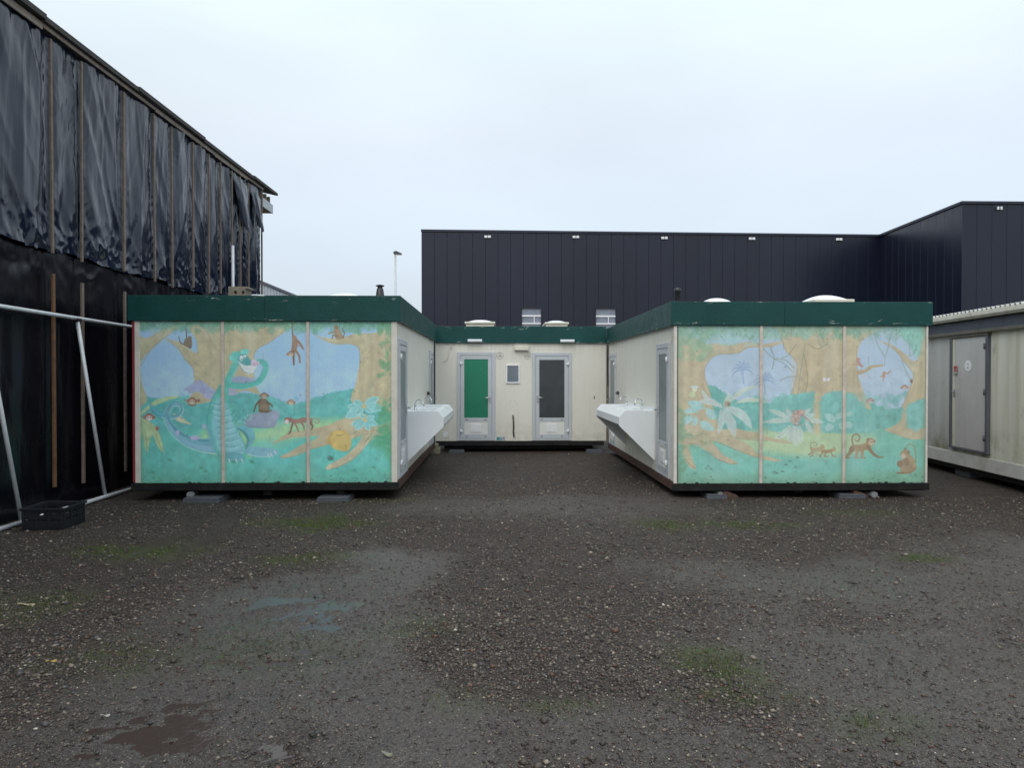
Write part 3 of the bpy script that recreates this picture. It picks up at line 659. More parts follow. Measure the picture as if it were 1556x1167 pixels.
def paint_right():
    M = Mural(1030, 492, 1405, 736, MURAL_RES)
    Z3 = (3.333, 1010, 430); Z4 = (3.336, 1210, 430); ZD = (6.864, 1025, 570); ZE = (6.864, 1150, 570); ZF = (4.486, 1275, 480); PX = (1, 0, 0)
    SKY = (166, 196, 220); TEAL = (98, 184, 172); GRASS = (112, 198, 172); TR = (194, 179, 138); TRD = (168, 142, 104)
    M.img[:] = np.array(SKY)/255.
    M.T = PX
    M.fill([(1020, 560), (1420, 560), (1420, 630), (1020, 630)], (176, 204, 226), 14, .8)
    # far palms
    M.T = Z3
    for cx, cy, r in ((390, 435, 58), (500, 490, 55)):
        M.line([(cx, cy, 9), (cx+6, cy+68, 7)], (140, 172, 208), .6, .9)
        for a in range(-200, 30, 30): M.line([(cx, cy, 9), (cx+r*.6*math.cos(math.radians(a)), cy+r*.6*math.sin(math.radians(a))-6, 9), (cx+r*math.cos(math.radians(a)), cy+r*math.sin(math.radians(a))+18, 2)], (138, 170, 206), .6, .85)
    # bushes and ground
    M.T = PX
    M.fill([(1020, 600), (1076, 584), (1095, 592), (1120, 608), (1150, 606), (1180, 618), (1200, 610), (1230, 602), (1262, 598), (1300, 602), (1325, 612), (1345, 622), (1365, 618), (1420, 610), (1420, 760), (1020, 760)], TEAL, 1.2, 1, .14, 6)
    M.dabs(1030, 596, 1400, 655, 170, 5, [(84, 172, 164), (122, 200, 186), (94, 182, 166)], .45, 13, 1.5)
    M.fill([(1020, 676), (1100, 662), (1180, 656), (1300, 656), (1420, 654), (1420, 760), (1020, 760)], GRASS, 3, .95, .1)
    M.fill([(1120, 664), (1180, 650), (1250, 654), (1300, 660), (1330, 668), (1300, 690), (1240, 696), (1180, 690), (1130, 684)], (190, 216, 158), 7, .9, .08)
    M.fill([(1020, 690), (1100, 700), (1200, 698), (1420, 694), (1420, 715), (1020, 715)], (108, 200, 184), 6, .6, .1)
    M.fill([(1020, 722), (1150, 728), (1300, 724), (1420, 716), (1420, 750), (1020, 750)], (112, 178, 142), 8, .7, .18)
    # left tree
    M.T = Z3
    M.fill([(60, 290), (110, 256), (170, 280), (205, 302), (260, 296), (330, 302), (400, 292), (440, 286), (490, 302), (560, 288), (590, 290), (545, 312), (480, 318), (420, 318), (375, 345), (320, 352), (265, 356), (222, 386), (200, 432), (206, 492), (228, 556), (245, 640), (260, 760), (60, 800)], TR, .8, 1, .1)
    for i, x in enumerate((100, 130, 160, 185)): M.line([(x, 300, 14), (x+4, 450, 18), (x+8, 640, 14)], [(212, 190, 148), (182, 154, 114)][i % 2], 3, .4)
    M.line([(230, 556, 4), (206, 492, 4), (200, 432, 4), (222, 386, 4), (265, 356, 4), (320, 352, 4), (375, 345, 4), (420, 318, 4), (545, 312, 3)], TRD, .6, .7)
    # middle tree
    M.fill([(575, 200), (585, 260), (606, 330), (640, 365), (666, 405), (662, 460), (645, 540), (618, 620), (700, 640), (760, 600), (960, 600), (1010, 640), (1045, 700), (1045, 640), (1005, 550), (972, 450), (968, 380), (990, 290), (1060, 240), (1080, 200)], TR, .8, 1, .1)
    for i, x in enumerate((650, 700, 740, 790, 850, 900, 940)): M.line([(x, 240, 18), (x+10*math.sin(i*2), 400, 24), (x-4, 590, 16)], [(212, 188, 144), (184, 156, 112)][i % 2], 3, .4)
    M.line([(585, 260, 4), (606, 330, 4), (640, 365, 4), (666, 405, 4), (662, 460, 4), (645, 540, 4), (618, 612, 3)], TRD, .6, .7)
    for q in ([(430, 270), (480, 310), (540, 370), (600, 400), (640, 440)], [(530, 320), (550, 370), (540, 430)], [(660, 300), (620, 360), (590, 370)], [(580, 490), (620, 470), (660, 468)], [(700, 350), (720, 480), (700, 580)], [(720, 300), (770, 325), (820, 300)], [(560, 375), (610, 385), (650, 425)]):
        M.line([(x, y, 4) for x, y in q], (134, 136, 104), .5, .75)
    # right tree
    M.T = Z4
    M.fill([(415, 286), (465, 298), (512, 326), (545, 350), (580, 382), (608, 382), (622, 300), (640, 200), (680, 200), (680, 760), (440, 745), (500, 715), (535, 625), (566, 545), (590, 462), (560, 412), (535, 385), (508, 345), (462, 306)], TR, .8, 1, .1)
    for i, x in enumerate((600, 625, 645)): M.line([(x, 400, 16), (x+4, 520, 18), (x-10, 700, 16)], [(212, 190, 146), (184, 156, 114)][i % 2], 3, .4)
    M.line([(500, 715, 4), (535, 625, 4), (566, 545, 4), (590, 462, 4), (545, 395, 4), (508, 345, 4), (440, 296, 3)], TRD, .6, .7)
    M.fill([(300, 440), (340, 432), (372, 412), (432, 406), (430, 416), (382, 424), (350, 446), (308, 458)], (190, 162, 116), .6)
    M.line([(968-667, 330, 4), (305, 450, 4), (320, 560, 4), (372, 700, 4)], TRD, .6, .6)
    # canopy
    M.T = PX
    M.fill([(1020, 480), (1420, 480), (1420, 496), (1390, 520), (1375, 506), (1330, 500), (1300, 506), (1250, 498), (1200, 508), (1150, 512), (1120, 506), (1080, 516), (1045, 512), (1030, 540)], (126, 184, 152), 4, .6, .16, 8)
    M.dabs(1030, 492, 1400, 510, 170, 4.5, [(104, 166, 132), (146, 198, 170), (118, 178, 160)], .5, 18, 1.4)
    M.dabs(1030, 495, 1080, 545, 60, 5, [(110, 166, 124), (140, 188, 148)], .5, 19)
    M.dabs(1090, 505, 1150, 522, 40, 4, [(140, 200, 190), (160, 210, 206)], .5, 22)
    M.fill([(1360, 492), (1396, 490), (1400, 520), (1392, 540), (1378, 520), (1366, 508)], (122, 198, 176), 2, .9, .14)
    rg = random.Random(3)
    for i in range(130):
        x, y = rg.uniform(1030, 1404), rg.uniform(490, 512); M.line([(x, y, 1.2), (x+rg.uniform(-7, 7), y+rg.uniform(2, 9), .6)], [(94, 150, 116), (170, 212, 190), (120, 176, 140)][i % 3], .4, .7)

    M.T = Z4
    for q in ([(390, 240), (405, 300), (440, 365)], [(475, 240), (465, 300), (446, 365)], [(560, 250), (570, 330), (568, 362)], [(610, 300), (590, 350), (570, 362)], [(530, 385), (560, 460), (585, 500)], [(100, 260), (120, 310), (160, 290)], [(40, 300), (20, 420), (5, 560)]):
        M.line([(x, y, 4) for x, y in q], (130, 150, 132), .5, .75)
    # bushes in front of the middle tree, trunk foot
    TB = [(110, 194, 184), (132, 206, 196), (94, 182, 168)]
    def bush(pts, seed):
        M.fill(pts, (110, 194, 182), 1.4, 1, .14, 7)
        xs = [p[0] for p in pts]; ys = [p[1] for p in pts]
        M.dabs(min(xs)+15, min(ys)+18, max(xs)-15, max(ys)-5, 40, 16, TB, .5, seed, 1.3)
    bush([(-130, 600), (-60, 570), (10, 560), (80, 548), (92, 590), (80, 650), (86, 740), (-130, 750)], 31)
    bush([(120, 750), (112, 620), (140, 560), (200, 545), (260, 552), (305, 585), (318, 620), (290, 650), (300, 700), (372, 720), (380, 752)], 32)
    bush([(555, 690), (560, 620), (600, 600), (650, 590), (650, 720), (600, 740), (570, 730)], 33)
    M.fill([(86, 600), (112, 600), (118, 750), (84, 750)], (206, 186, 140), 3, .9)
    M.fill([(320, 610), (370, 640), (430, 620), (480, 655), (540, 630), (520, 700), (460, 738), (400, 738), (360, 700)], (98, 184, 168), 1.2, 1, .15, 6)
    # roots at left
    M.T = ZD
    M.fill([(60, 540), (150, 520), (300, 530), (430, 560), (560, 560), (640, 555), (740, 580), (860, 600), (960, 640), (1060, 665), (1190, 700), (1240, 716), (1100, 712), (980, 686), (860, 672), (720, 668), (640, 655), (600, 645), (700, 690), (790, 750), (860, 820), (960, 850), (1060, 880), (1120, 902), (990, 902), (860, 864), (760, 836), (640, 780), (530, 730), (420, 690), (390, 700), (440, 760), (500, 830), (590, 880), (655, 930), (560, 925), (430, 868), (330, 800), (240, 730), (150, 650), (130, 640), (145, 740), (180, 860), (222, 980), (170, 975), (110, 900), (80, 800)], TR, .8, 1, .1)
    for q in ([(220, 978), (150, 930), (105, 870)], [(650, 932), (560, 928), (430, 870), (330, 802)], [(860, 866), (640, 782), (420, 692)], [(960, 690), (720, 672), (640, 658)]):
        M.line([(x, y, 7) for x, y in q], (156, 124, 88), .6, .7)
    # pale banana plants
    def blade(x0, y0, x1, y1, w, col=(206, 220, 218), bend=0.0):
        dx, dy = x1-x0, y1-y0; nx, ny = -dy, dx; L = math.hypot(dx, dy); nx /= L; ny /= L
        P = []
        for t, k in ((0, .1), (.2, .7), (.45, 1), (.7, .85), (.88, .5), (1, 0)): P.append((x0+dx*t+nx*(w*k+bend*L*math.sin(t*3.14)), y0+dy*t+ny*(w*k+bend*L*math.sin(t*3.14))))
        for t, k in ((.88, .5), (.7, .85), (.45, 1), (.2, .7), (0, .1)): P.append((x0+dx*t-nx*(w*k-bend*L*math.sin(t*3.14)), y0+dy*t-ny*(w*k-bend*L*math.sin(t*3.14))))
        M.fill(P, col, .8, .82, .10, 2.4)
        M.line([(x0, y0, 3), (x0+dx*.5+nx*bend*L, y0+dy*.5+ny*bend*L, 4), (x1, y1, 2)], (168, 196, 186), .5, .8)
        for t in (.3, .42, .54, .66, .78):
            for sg in (-1, 1):
                bx, by = x0+dx*t+nx*bend*L*math.sin(t*3.14), y0+dy*t+ny*bend*L*math.sin(t*3.14)
                M.line([(bx, by, 1.5), (bx+dx/L*w*.5+nx*sg*w*.8, by+dy/L*w*.5+ny*sg*w*.8, 3)], (178, 204, 196), .4, .6)
    for a in ((490, 330, 270, 130, 26, -.12), (500, 330, 235, 270, 34, .1), (510, 330, 800, 560, 48, -.14), (505, 340, 625, 640, 52, -.04), (480, 345, 455, 615, 32, -.05), (505, 320, 570, 180, 26, .05), (560, 290, 870, 105, 24, -.12), (620, 290, 960, 280, 22, -.1)):
        blade(*a[:5], (204, 218, 190) if a[3] < 290 and a[2] > 560 else (198, 216, 210), a[5])
    M.dot(545, 295, 32, 34, (176, 160, 130)); M.dot(560, 300, 14, 16, (130, 116, 96))
    # turquoise leaves
    for a in ((310, 340, 130, 275, 44), (270, 350, 100, 380, 34), (180, 420, 85, 505, 42), (225, 430, 195, 530, 30), (330, 340, 420, 460, 44), (255, 480, 405, 570, 44)):
        blade(*a, col=(146, 216, 218), bend=.02)
    M.dot(205, 140, 24, 30, (210, 226, 176)); M.dot(180, 195, 32, 34, (204, 216, 160)); M.dot(205, 115, 40, 14, (196, 216, 220))
    rg = random.Random(5)
    for i in range(10): M.fern(rg.uniform(120, 380), rg.uniform(590, 720), 80, 9, rg.uniform(-60, 40), rg.uniform(100, 200), [(150, 150, 106), (112, 160, 124), (166, 164, 120)][i % 3], 7, .65, i)
    for i in range(4): M.fern(180+i*60, 730+i*28, 80, 7, 20, 170, (86, 176, 150), 8, .7, i)
    M.dabs(40, 350, 110, 1050, 60, 30, [(104, 160, 116), (120, 172, 130)], .5, 41, .6)
    for x, y in ((350, 960), (210, 1035), (380, 990), (330, 985)): M.fern(x, y, 26, 6, 170, 390, (78, 140, 116), 6, .8, x)
    # second banana plant with red ball flower, heart leaves
    M.T = ZE
    for a in ((360, 470, 100, 355, 26, .05), (350, 480, 60, 490, 28, .04), (370, 440, 290, 345, 22, 0), (480, 420, 555, 340, 20, 0), (490, 440, 610, 402, 22, 0), (500, 470, 690, 490, 26, -.03), (500, 480, 580, 610, 28, .02), (350, 520, 180, 660, 36, -.1), (380, 530, 340, 700, 52, .02), (410, 530, 400, 750, 44, .02), (440, 530, 450, 720, 32, -.02)):
        blade(*a[:5], (196, 216, 200), a[5])
    M.dot(400, 440, 50, 74, (200, 164, 150), .9, .9, .3); M.dot(455, 385, 40, 30, (204, 156, 146)); M.line([(450, 400, 14), (500, 440, 16), (560, 495, 10)], (192, 140, 132), .6)
    rg = random.Random(9)
    for i in range(26): M.dot(rg.uniform(350, 470), rg.uniform(370, 520), 12, 8, [(222, 198, 186), (166, 112, 104), (210, 170, 150)][i % 3], .5, .8, rg.uniform(0, 3))
    M.line([(385, 518, 8), (420, 520, 9), (455, 500, 6)], (140, 110, 96), .5)
    for a in ((700, 405, 815, 480, 40), (880, 390, 820, 460, 34), (740, 500, 760, 585, 48), (850, 510, 930, 550, 40), (915, 500, 985, 540, 36), (915, 410, 985, 395, 26)):
        blade(*a, col=(164, 216, 208))
    M.fill([(680, 14), (700, 10), (716, 30), (740, 18), (754, 34), (738, 58), (716, 44), (690, 56)], (226, 220, 226), .6)
    # pair of small monkeys
    OC = (186, 164, 114); OD = (162, 138, 92)
    M.line([(565, 775, 34), (620, 778, 40), (690, 762, 30)], OC, .5); M.line([(680, 800, 34), (740, 800, 36), (795, 785, 30)], (170, 140, 92), .5)
    for q in ([(575, 790), (560, 820), (535, 835)], [(600, 800), (570, 840), (580, 850)], [(680, 815), (655, 845), (660, 858)], [(720, 815), (700, 850), (735, 855)], [(765, 810), (790, 850), (815, 855)]): M.line([(x, y, 14) for x, y in q], OD, .5)
    M.dot(800, 780, 20, 22, OC); M.dot(675, 745, 22, 18, OC)
    M.line([(560, 765, 8), (556, 720, 8), (590, 704, 8), (622, 722, 8), (612, 745, 6), (592, 735, 5)], OD, .5)
    M.line([(665, 800, 7), (640, 800, 7), (612, 816, 7), (622, 836, 6), (644, 828, 5)], OD, .5)
    for x, y in ((400, 968), (180, 1022), (265, 1015), (300, 942), (340, 905), (420, 866), (205, 1035)): M.line([(x-20, y+8, 6), (x, y-6, 9), (x+20, y+2, 5)], (84, 130, 116), .5, .85); M.dot(x, y, 9, 7, (70, 110, 100), .5, .7)
    # right panel monkeys
    M.T = ZF; FU = (172, 144, 102); FD = (148, 118, 82); SK = (206, 184, 150)
    M.line([(95, 905, 50), (140, 905, 46), (190, 890, 48)], FU, .5, 1, .15)
    M.line([(95, 890, 10), (84, 850, 10), (96, 812, 10), (126, 812, 10), (138, 838, 9), (120, 858, 8), (104, 842, 6)], (150, 122, 84), .5)
    M.line([(82, 910, 34), (70, 940, 24), (45, 968, 16), (70, 972, 9)], FD, .5); M.line([(120, 915, 26), (118, 945, 20), (110, 970, 14), (130, 974, 8)], FU, .5)
    M.line([(155, 915, 26), (156, 950, 18), (150, 970, 14), (178, 972, 8)], FU, .5); M.line([(195, 895, 28), (225, 940, 20), (262, 966, 14), (298, 968, 8)], FD, .5)
    M.dot(208, 862, 30, 28, FU); M.dot(216, 866, 18, 18, SK); M.dot(192, 846, 9, 10, FD); M.dot(238, 856, 7, 9, FD); M.dot(213, 862, 3, 4, (90, 60, 50)); M.dot(224, 862, 3, 4, (90, 60, 50))
    M.fill([(470, 945), (505, 975), (525, 1020), (520, 1060), (480, 1082), (430, 1080), (412, 1040), (420, 1000), (440, 960)], FU, .6, 1, .18)
    M.line([(520, 1010, 10), (522, 950, 10), (508, 896, 9), (480, 876, 8), (462, 890, 7), (460, 920, 6)], (140, 150, 110), .5)
    M.dot(446, 950, 30, 32, FU); M.dot(438, 962, 18, 18, SK); M.dot(472, 934, 11, 13, FD); M.dot(448, 912, 8, 8, FD)
    M.dot(415, 1015, 22, 24, FD); M.dot(458, 1000, 20, 26, FD); M.line([(395, 1078, 12), (430, 1080, 14), (490, 1078, 9)], FD, .5)
    # small climbing monkeys and faces
    PK = (190, 140, 120)
    M.line([(120, 290, 18), (132, 320, 22), (155, 336, 12)], PK, .5); M.dot(122, 288, 14, 14, PK); M.line([(115, 325, 8), (85, 322, 6)], PK, .4); M.line([(148, 335, 4), (150, 390, 4)], (190, 160, 150), .4); M.dot(162, 405, 10, 12, (208, 190, 196))
    M.line([(300, 380, 16), (298, 405, 18)], (196, 130, 100), .5); M.line([(304, 378, 10), (325, 385, 9), (345, 366, 6)], (196, 130, 100), .5); M.line([(290, 405, 8), (275, 408, 6)], (196, 130, 100), .4); M.line([(296, 412, 8), (294, 436, 6)], (196, 130, 100), .4); M.line([(304, 330, 3), (306, 270, 3)], (150, 140, 130), .4)
    M.monkey_face(442, 482, 20, (176, 136, 110), (210, 196, 196)); M.dot(488, 438, 9, 14, (140, 100, 84)); M.monkey_face(208, 575, 20, (176, 136, 124), (204, 196, 196))
    M.age([1030, 1155, 1281, 1405], 77)
    return M

# ---------------------------------------------------------------- ground: wet gravel yard
def ell(X, Y, cx, cy, rx, ry, rot=0.0):
    c, s_ = math.cos(rot), math.sin(rot); a, b = X-cx, Y-cy
    return np.hypot((a*c+b*s_)/rx, (-a*s_+b*c)/ry)
def cap(X, Y, pts, w_):
    d = np.full(X.shape, 1e9)
    for (ax, ay), (bx, by) in zip(pts[:-1], pts[1:]):
        ex, ey = bx-ax, by-ay; t = np.clip(((X-ax)*ex+(Y-ay)*ey)/(ex*ex+ey*ey), 0, 1)
        d = np.minimum(d, np.hypot(X-ax-t*ex, Y-ay-t*ey))
    return d/w_
PUD = [(-1.52, 5.62, .62, .62), (-1.72, 3.86, .46, .42), (-1.45, 4.75, .42, .20), (-0.95, 3.55, .26, .22), ]
YARD_PUD = [(2.95, 17.0, .55, .45), (-1.75, 17.1, .6, .35)]
MUD = [(-1.55, 5.7, .95, 1.0, .9), (-1.7, 3.9, .85, .75, .95), (3.5, 6.2, 1.4, 1.0, .75), (2.7, 4.45, 1.2, .75, .85), (2.1, 4.9, .8, .6, .6), (2.3, 3.65, .9, .45, .8),
       (2.3, 6.6, 1.1, .6, .55), (1.6, 10.4, 1.6, .9, .4), (-.3, 10.2, 1.4, .7, .45), (.75, 3.6, .7, .35, .6), (5.5, 6.0, 1.4, 1.5, .7)]
MOSS = [(490, 795, .75, .55, .9), (440, 850, .55, .35, .7), (230, 835, .7, .45, .8), (170, 835, .5, .4, .6), (1005, 800, .4, .4, .7), (1120, 797, .7, .35, .7), (1090, 1015, .3, .35, .9), (1120, 1060, .35, .22, .7), (1400, 850, .35, .2, .9),
        (1345, 1105, .3, .2, .7), (60, 920, .5, .5, .5), (640, 955, .35, .3, .4), (380, 985, .7, .5, .35), (860, 1075, .2, .12, .6), (560, 760, .8, .4, .5), (1300, 780, .9, .3, .4), (180, 1000, .5, .4, .4), (700, 1060, .25, .2, .3)]
SHEEN = [(3.5, 6.2, 1.1, .7, .75), (2.75, 4.45, .8, .5, .9), (2.35, 3.6, .7, .3, .8), (5.4, 6.0, 1.0, 1.0, .7), (2.1, 6.8, .8, .4, .5), (-.9, 6.6, .4, .9, .5), (-.9, 4.2, .35, .6, .6), (1.2, 10.2, 1.2, .5, .4), (.7, 3.5, .5, .25, .6)]
def fields(X, Y, pud_out=None):
    n1 = fbm(X*.55+7, Y*.55+3, 3, 4)-.5; n2 = fbm(X*2.3, Y*2.3, 11, 4)-.5; n3 = fbm(X*9, Y*9, 23, 3)-.5
    wet = np.zeros(X.shape)
    for cx, cy, rx, ry, k in MUD: wet = np.maximum(wet, k*np.clip(1.55-ell(X, Y, cx, cy, rx, ry)+n2*1.1+n1*.4, 0, 1))
    wet = np.maximum(wet, .85*np.clip(1.7-cap(X, Y, [(-1.0, 7.2), (-1.15, 5.2), (-.95, 4.3), (-.45, 3.5), (-.3, 2.4)], .42)+n2*1.2, 0, 1))
    wet = np.clip(wet+.25*np.clip(n1*2.2, -.4, 1), 0, 1)
    moss = np.zeros(X.shape)
    for u, v, rx, ry, k in MOSS:
        p = onG(u, v); moss = np.maximum(moss, k*np.clip(1.25-ell(X, Y, p.x, p.y, rx, ry)+n2*1.6, 0, 1))
    moss = np.clip(moss*(.85+n3*1.8), 0, 1)
    z = n1*.030 + n2*.016 + n3*.010*(1-.6*wet)
    tread = np.zeros(X.shape)
    for cx, cy, rx, ry in PUD+YARD_PUD:
        m = np.clip(1.45-ell(X, Y, cx, cy, rx, ry)+n2*.9, 0, 1); m = m*m*(3-2*m)
        z = z*(1-.6*m) - .031*m
    # tyre tread chevrons standing up in the shallow puddle
    c, s_ = math.cos(R(35)), math.sin(R(35)); a, b = X+1.52, Y-5.62
    p, q = a*c+b*s_, -a*s_+b*c
    for off in (-.17, .17):
        m = np.clip(1.2-np.abs(q-off)/.15, 0, 1)*np.clip(3.2-np.abs(p)/.24, 0, 1)
        wv = np.sin((p+np.abs(q-off)*.9*np.sign(off)+n2*.05)*2*math.pi/.105)
        tread += m*np.clip(wv*1.3-.25+n2*1.6, 0, 1)
    z += .030*np.clip(tread, 0, 1)
    pm_ = np.zeros(X.shape)
    for cx, cy, rx, ry in PUD: pm_ = np.maximum(pm_, np.clip(1.9-ell(X, Y, cx, cy, rx, ry), 0, 1))
    z += pm_*(.030*(fbm(X*11, Y*15, 77, 3)-.5)+.016*(fbm(X*4, Y*6, 79, 2)-.5))
    # clods poking out of the muddy water
    cl = np.clip((fbm(X*9, Y*13, 41, 4)-.45)*5, 0, 1)
    for cx, cy, rx, ry in PUD[1:4]: z += .036*cl*np.clip(1.2-ell(X, Y, cx, cy, rx, ry), 0, 1)
    # ruts beside the tarpaulined shed
    for o in (0., .42):
        d = cap(X, Y, [(-3.9+o, 6.2), (-3.65+o, 7.4), (-3.6+o, 8.6), (-3.9+o, 9.8)], .16)
        z -= .03*np.clip(1.3-d+n2*.8, 0, 1)*(.5+fbm(X*4, Y*14, 61, 2))
    flat = np.clip((Y-11.5)/1.5, 0, 1); z = z*(1-.7*flat)
    if pud_out is not None:
        pd = np.zeros(X.shape)
        for cx, cy, rx, ry in PUD+YARD_PUD: pd = np.maximum(pd, np.clip(1.9-ell(X, Y, cx, cy, rx, ry)+n2*1.2, 0, 1))
        for cx, cy, rx, ry, k in SHEEN: pd = np.maximum(pd, k*np.clip(1.5-ell(X, Y, cx, cy, rx, ry)+n2*1.6, 0, 1))
        pud_out.append(pd)
    return z, wet, moss

def make_ground():
    m = MT('wet_gravel_yard')
    wet = m.attr('wet').outputs['Fac']; moss = m.attr('moss').outputs['Fac']
    v = m.n('ShaderNodeTexVoronoi'); v.inputs['Scale'].default_value = 62; m.l(m.pos, v.inputs['Vector'])
    v2 = m.n('ShaderNodeTexVoronoi'); v2.inputs['Scale'].default_value = 150; m.l(m.pos, v2.inputs['Vector'])
    hsv = m.n('ShaderNodeSeparateColor'); m.l(v.outputs['Color'], hsv.inputs[0])
    def rampn(src):
        r = m.n('ShaderNodeValToRGB'); m.l(src, r.inputs[0]); e = r.color_ramp.elements
        e[0].position = 0; e[0].color = (.022, .018, .016, 1); e[1].position = 1; e[1].color = (.30, .25, .20, 1)
        for p, c in ((.3, (.042, .034, .030, 1)), (.6, (.075, .062, .053, 1)), (.85, (.125, .103, .086, 1)), (.95, (.20, .17, .14, 1))): q = e.new(p); q.color = c
        return r.outputs[0]
    stones = rampn(hsv.outputs[0])
    h2 = m.n('ShaderNodeSeparateColor'); m.l(v2.outputs['Color'], h2.inputs[0])
    stones = m.mix(.45, stones, rampn(h2.outputs[1]))
    gap = m.rng(v.outputs['Distance'], .25, .7)
    stones = m.mix(m.math('MULTIPLY', gap, .6), stones, (.012, .010, .009))
    mud = m.mix(m.rng(m.noise(5, 6, .7), .3, .7), (.048, .043, .042), (.076, .069, .067))
    mud = m.mix(m.math('MULTIPLY', m.rng(m.noise(26, 5, .7), .55, .75), .6), mud, (.02, .016, .014))
    mud = m.mix(.62, mud, rampn(h2.outputs[1]))
    tint = m.noise(.45, 4)
    w2 = m.math('ADD', m.math('MULTIPLY', wet, 1.15), m.rng(m.noise(9, 5, .7), .3, .7, -.25, .2), True)
    c = m.mix(w2, stones, mud)
    c = m.mix(m.math('MULTIPLY', m.rng(tint, .45, .7), .35), c, (.035, .020, .015))
    c = m.mix(m.math('MULTIPLY', moss, .85), c, m.mix(m.rng(m.noise(40, 3), .3, .7), (.034, .047, .013), (.075, .098, .028)))
    ro = m.math('SUBTRACT', m.rng(m.noise(3.5, 5, .65), .3, .7, .62, .78), m.math('MULTIPLY', w2, .30))
    dp = m.attr('damp').outputs['Fac']; dp = m.math('MULTIPLY', dp, m.rng(m.noise(7, 5, .7), .35, .6), True)
    ro = m.math('MAXIMUM', m.math('SUBTRACT', ro, m.math('MULTIPLY', dp, .30)), .13)
    c = m.mix(m.math('MULTIPLY', dp, .35), c, (.030, .024, .021))
    m.set(col=c, rough=ro, spec=m.math('ADD', .22, m.math('MULTIPLY', w2, .28)))
    h = m.math('ADD', m.math('MULTIPLY', m.math('SUBTRACT', 1.0, v.outputs['Distance']), m.math('SUBTRACT', 1.1, w2)), m.math('ADD', m.math('MULTIPLY', m.noise(34, 6, .7), .7), m.math('MULTIPLY', m.math('SUBTRACT', 1.0, v2.outputs['Distance']), .35)))
    m.bump(h, .016, .9)
    return m.m
M['ground'] = make_ground()
def axis(lo, a, b, hi, step):
    fine = list(np.arange(a, b, step)); L = []; x = a; d = step
    while x > lo: d = min(d*1.6, 60); x -= d; L.append(x)
    U_ = []; x = fine[-1]; d = step
    while x < hi: d = min(d*1.6, 60); x += d; U_.append(x)
    return np.array(L[::-1]+fine+U_)
gx = axis(-420, -8.4, 8.4, 420, .034); gy = axis(-120, 2.3, 12.6, 900, .034)
GX, GY = np.meshgrid(gx, gy)
gpd = []; gz, gw, gm_ = fields(GX, GY, gpd)
fade = np.clip((np.maximum(np.abs(GX)-9, GY-19))/4, 0, 1)
gz = gz*(1-fade)
ground = grid_mesh('ground', GX, GY, gz, M['ground']); tag(ground, 'wet dark gravel yard with mud and moss patches', 'ground', kind='structure')
fattr(ground, 'wet', gw); fattr(ground, 'moss', gm_); fattr(ground, 'damp', gpd[0])

def make_water(name, c):
    m = MT(name); m.set(col=c, rough=.13, spec=.5); m.bump(m.noise(14, 4), .008, .5); return m.m
M['water'] = make_water('puddle_water', (.050, .044, .040)); M['water_red'] = make_water('muddy_red_water', (.044, .030, .025))
for i, (cx, cy, rx, ry) in enumerate(PUD+YARD_PUD):
    mb = MB(); n = 40; rr = random.Random(i)
    vs = [(cx+rx*1.5*math.cos(2*math.pi*k/n)*(1+.08*math.sin(3*k+i)), cy+ry*1.5*math.sin(2*math.pi*k/n)*(1+.08*math.sin(5*k+i)), -.0235+.0012*i) for k in range(n)]
    mb.add(vs, [tuple(range(n))])
    o = mb.build('puddle', M['water_red'] if i in (1, 2, 3) else M['water']); tag(o, kind='structure')

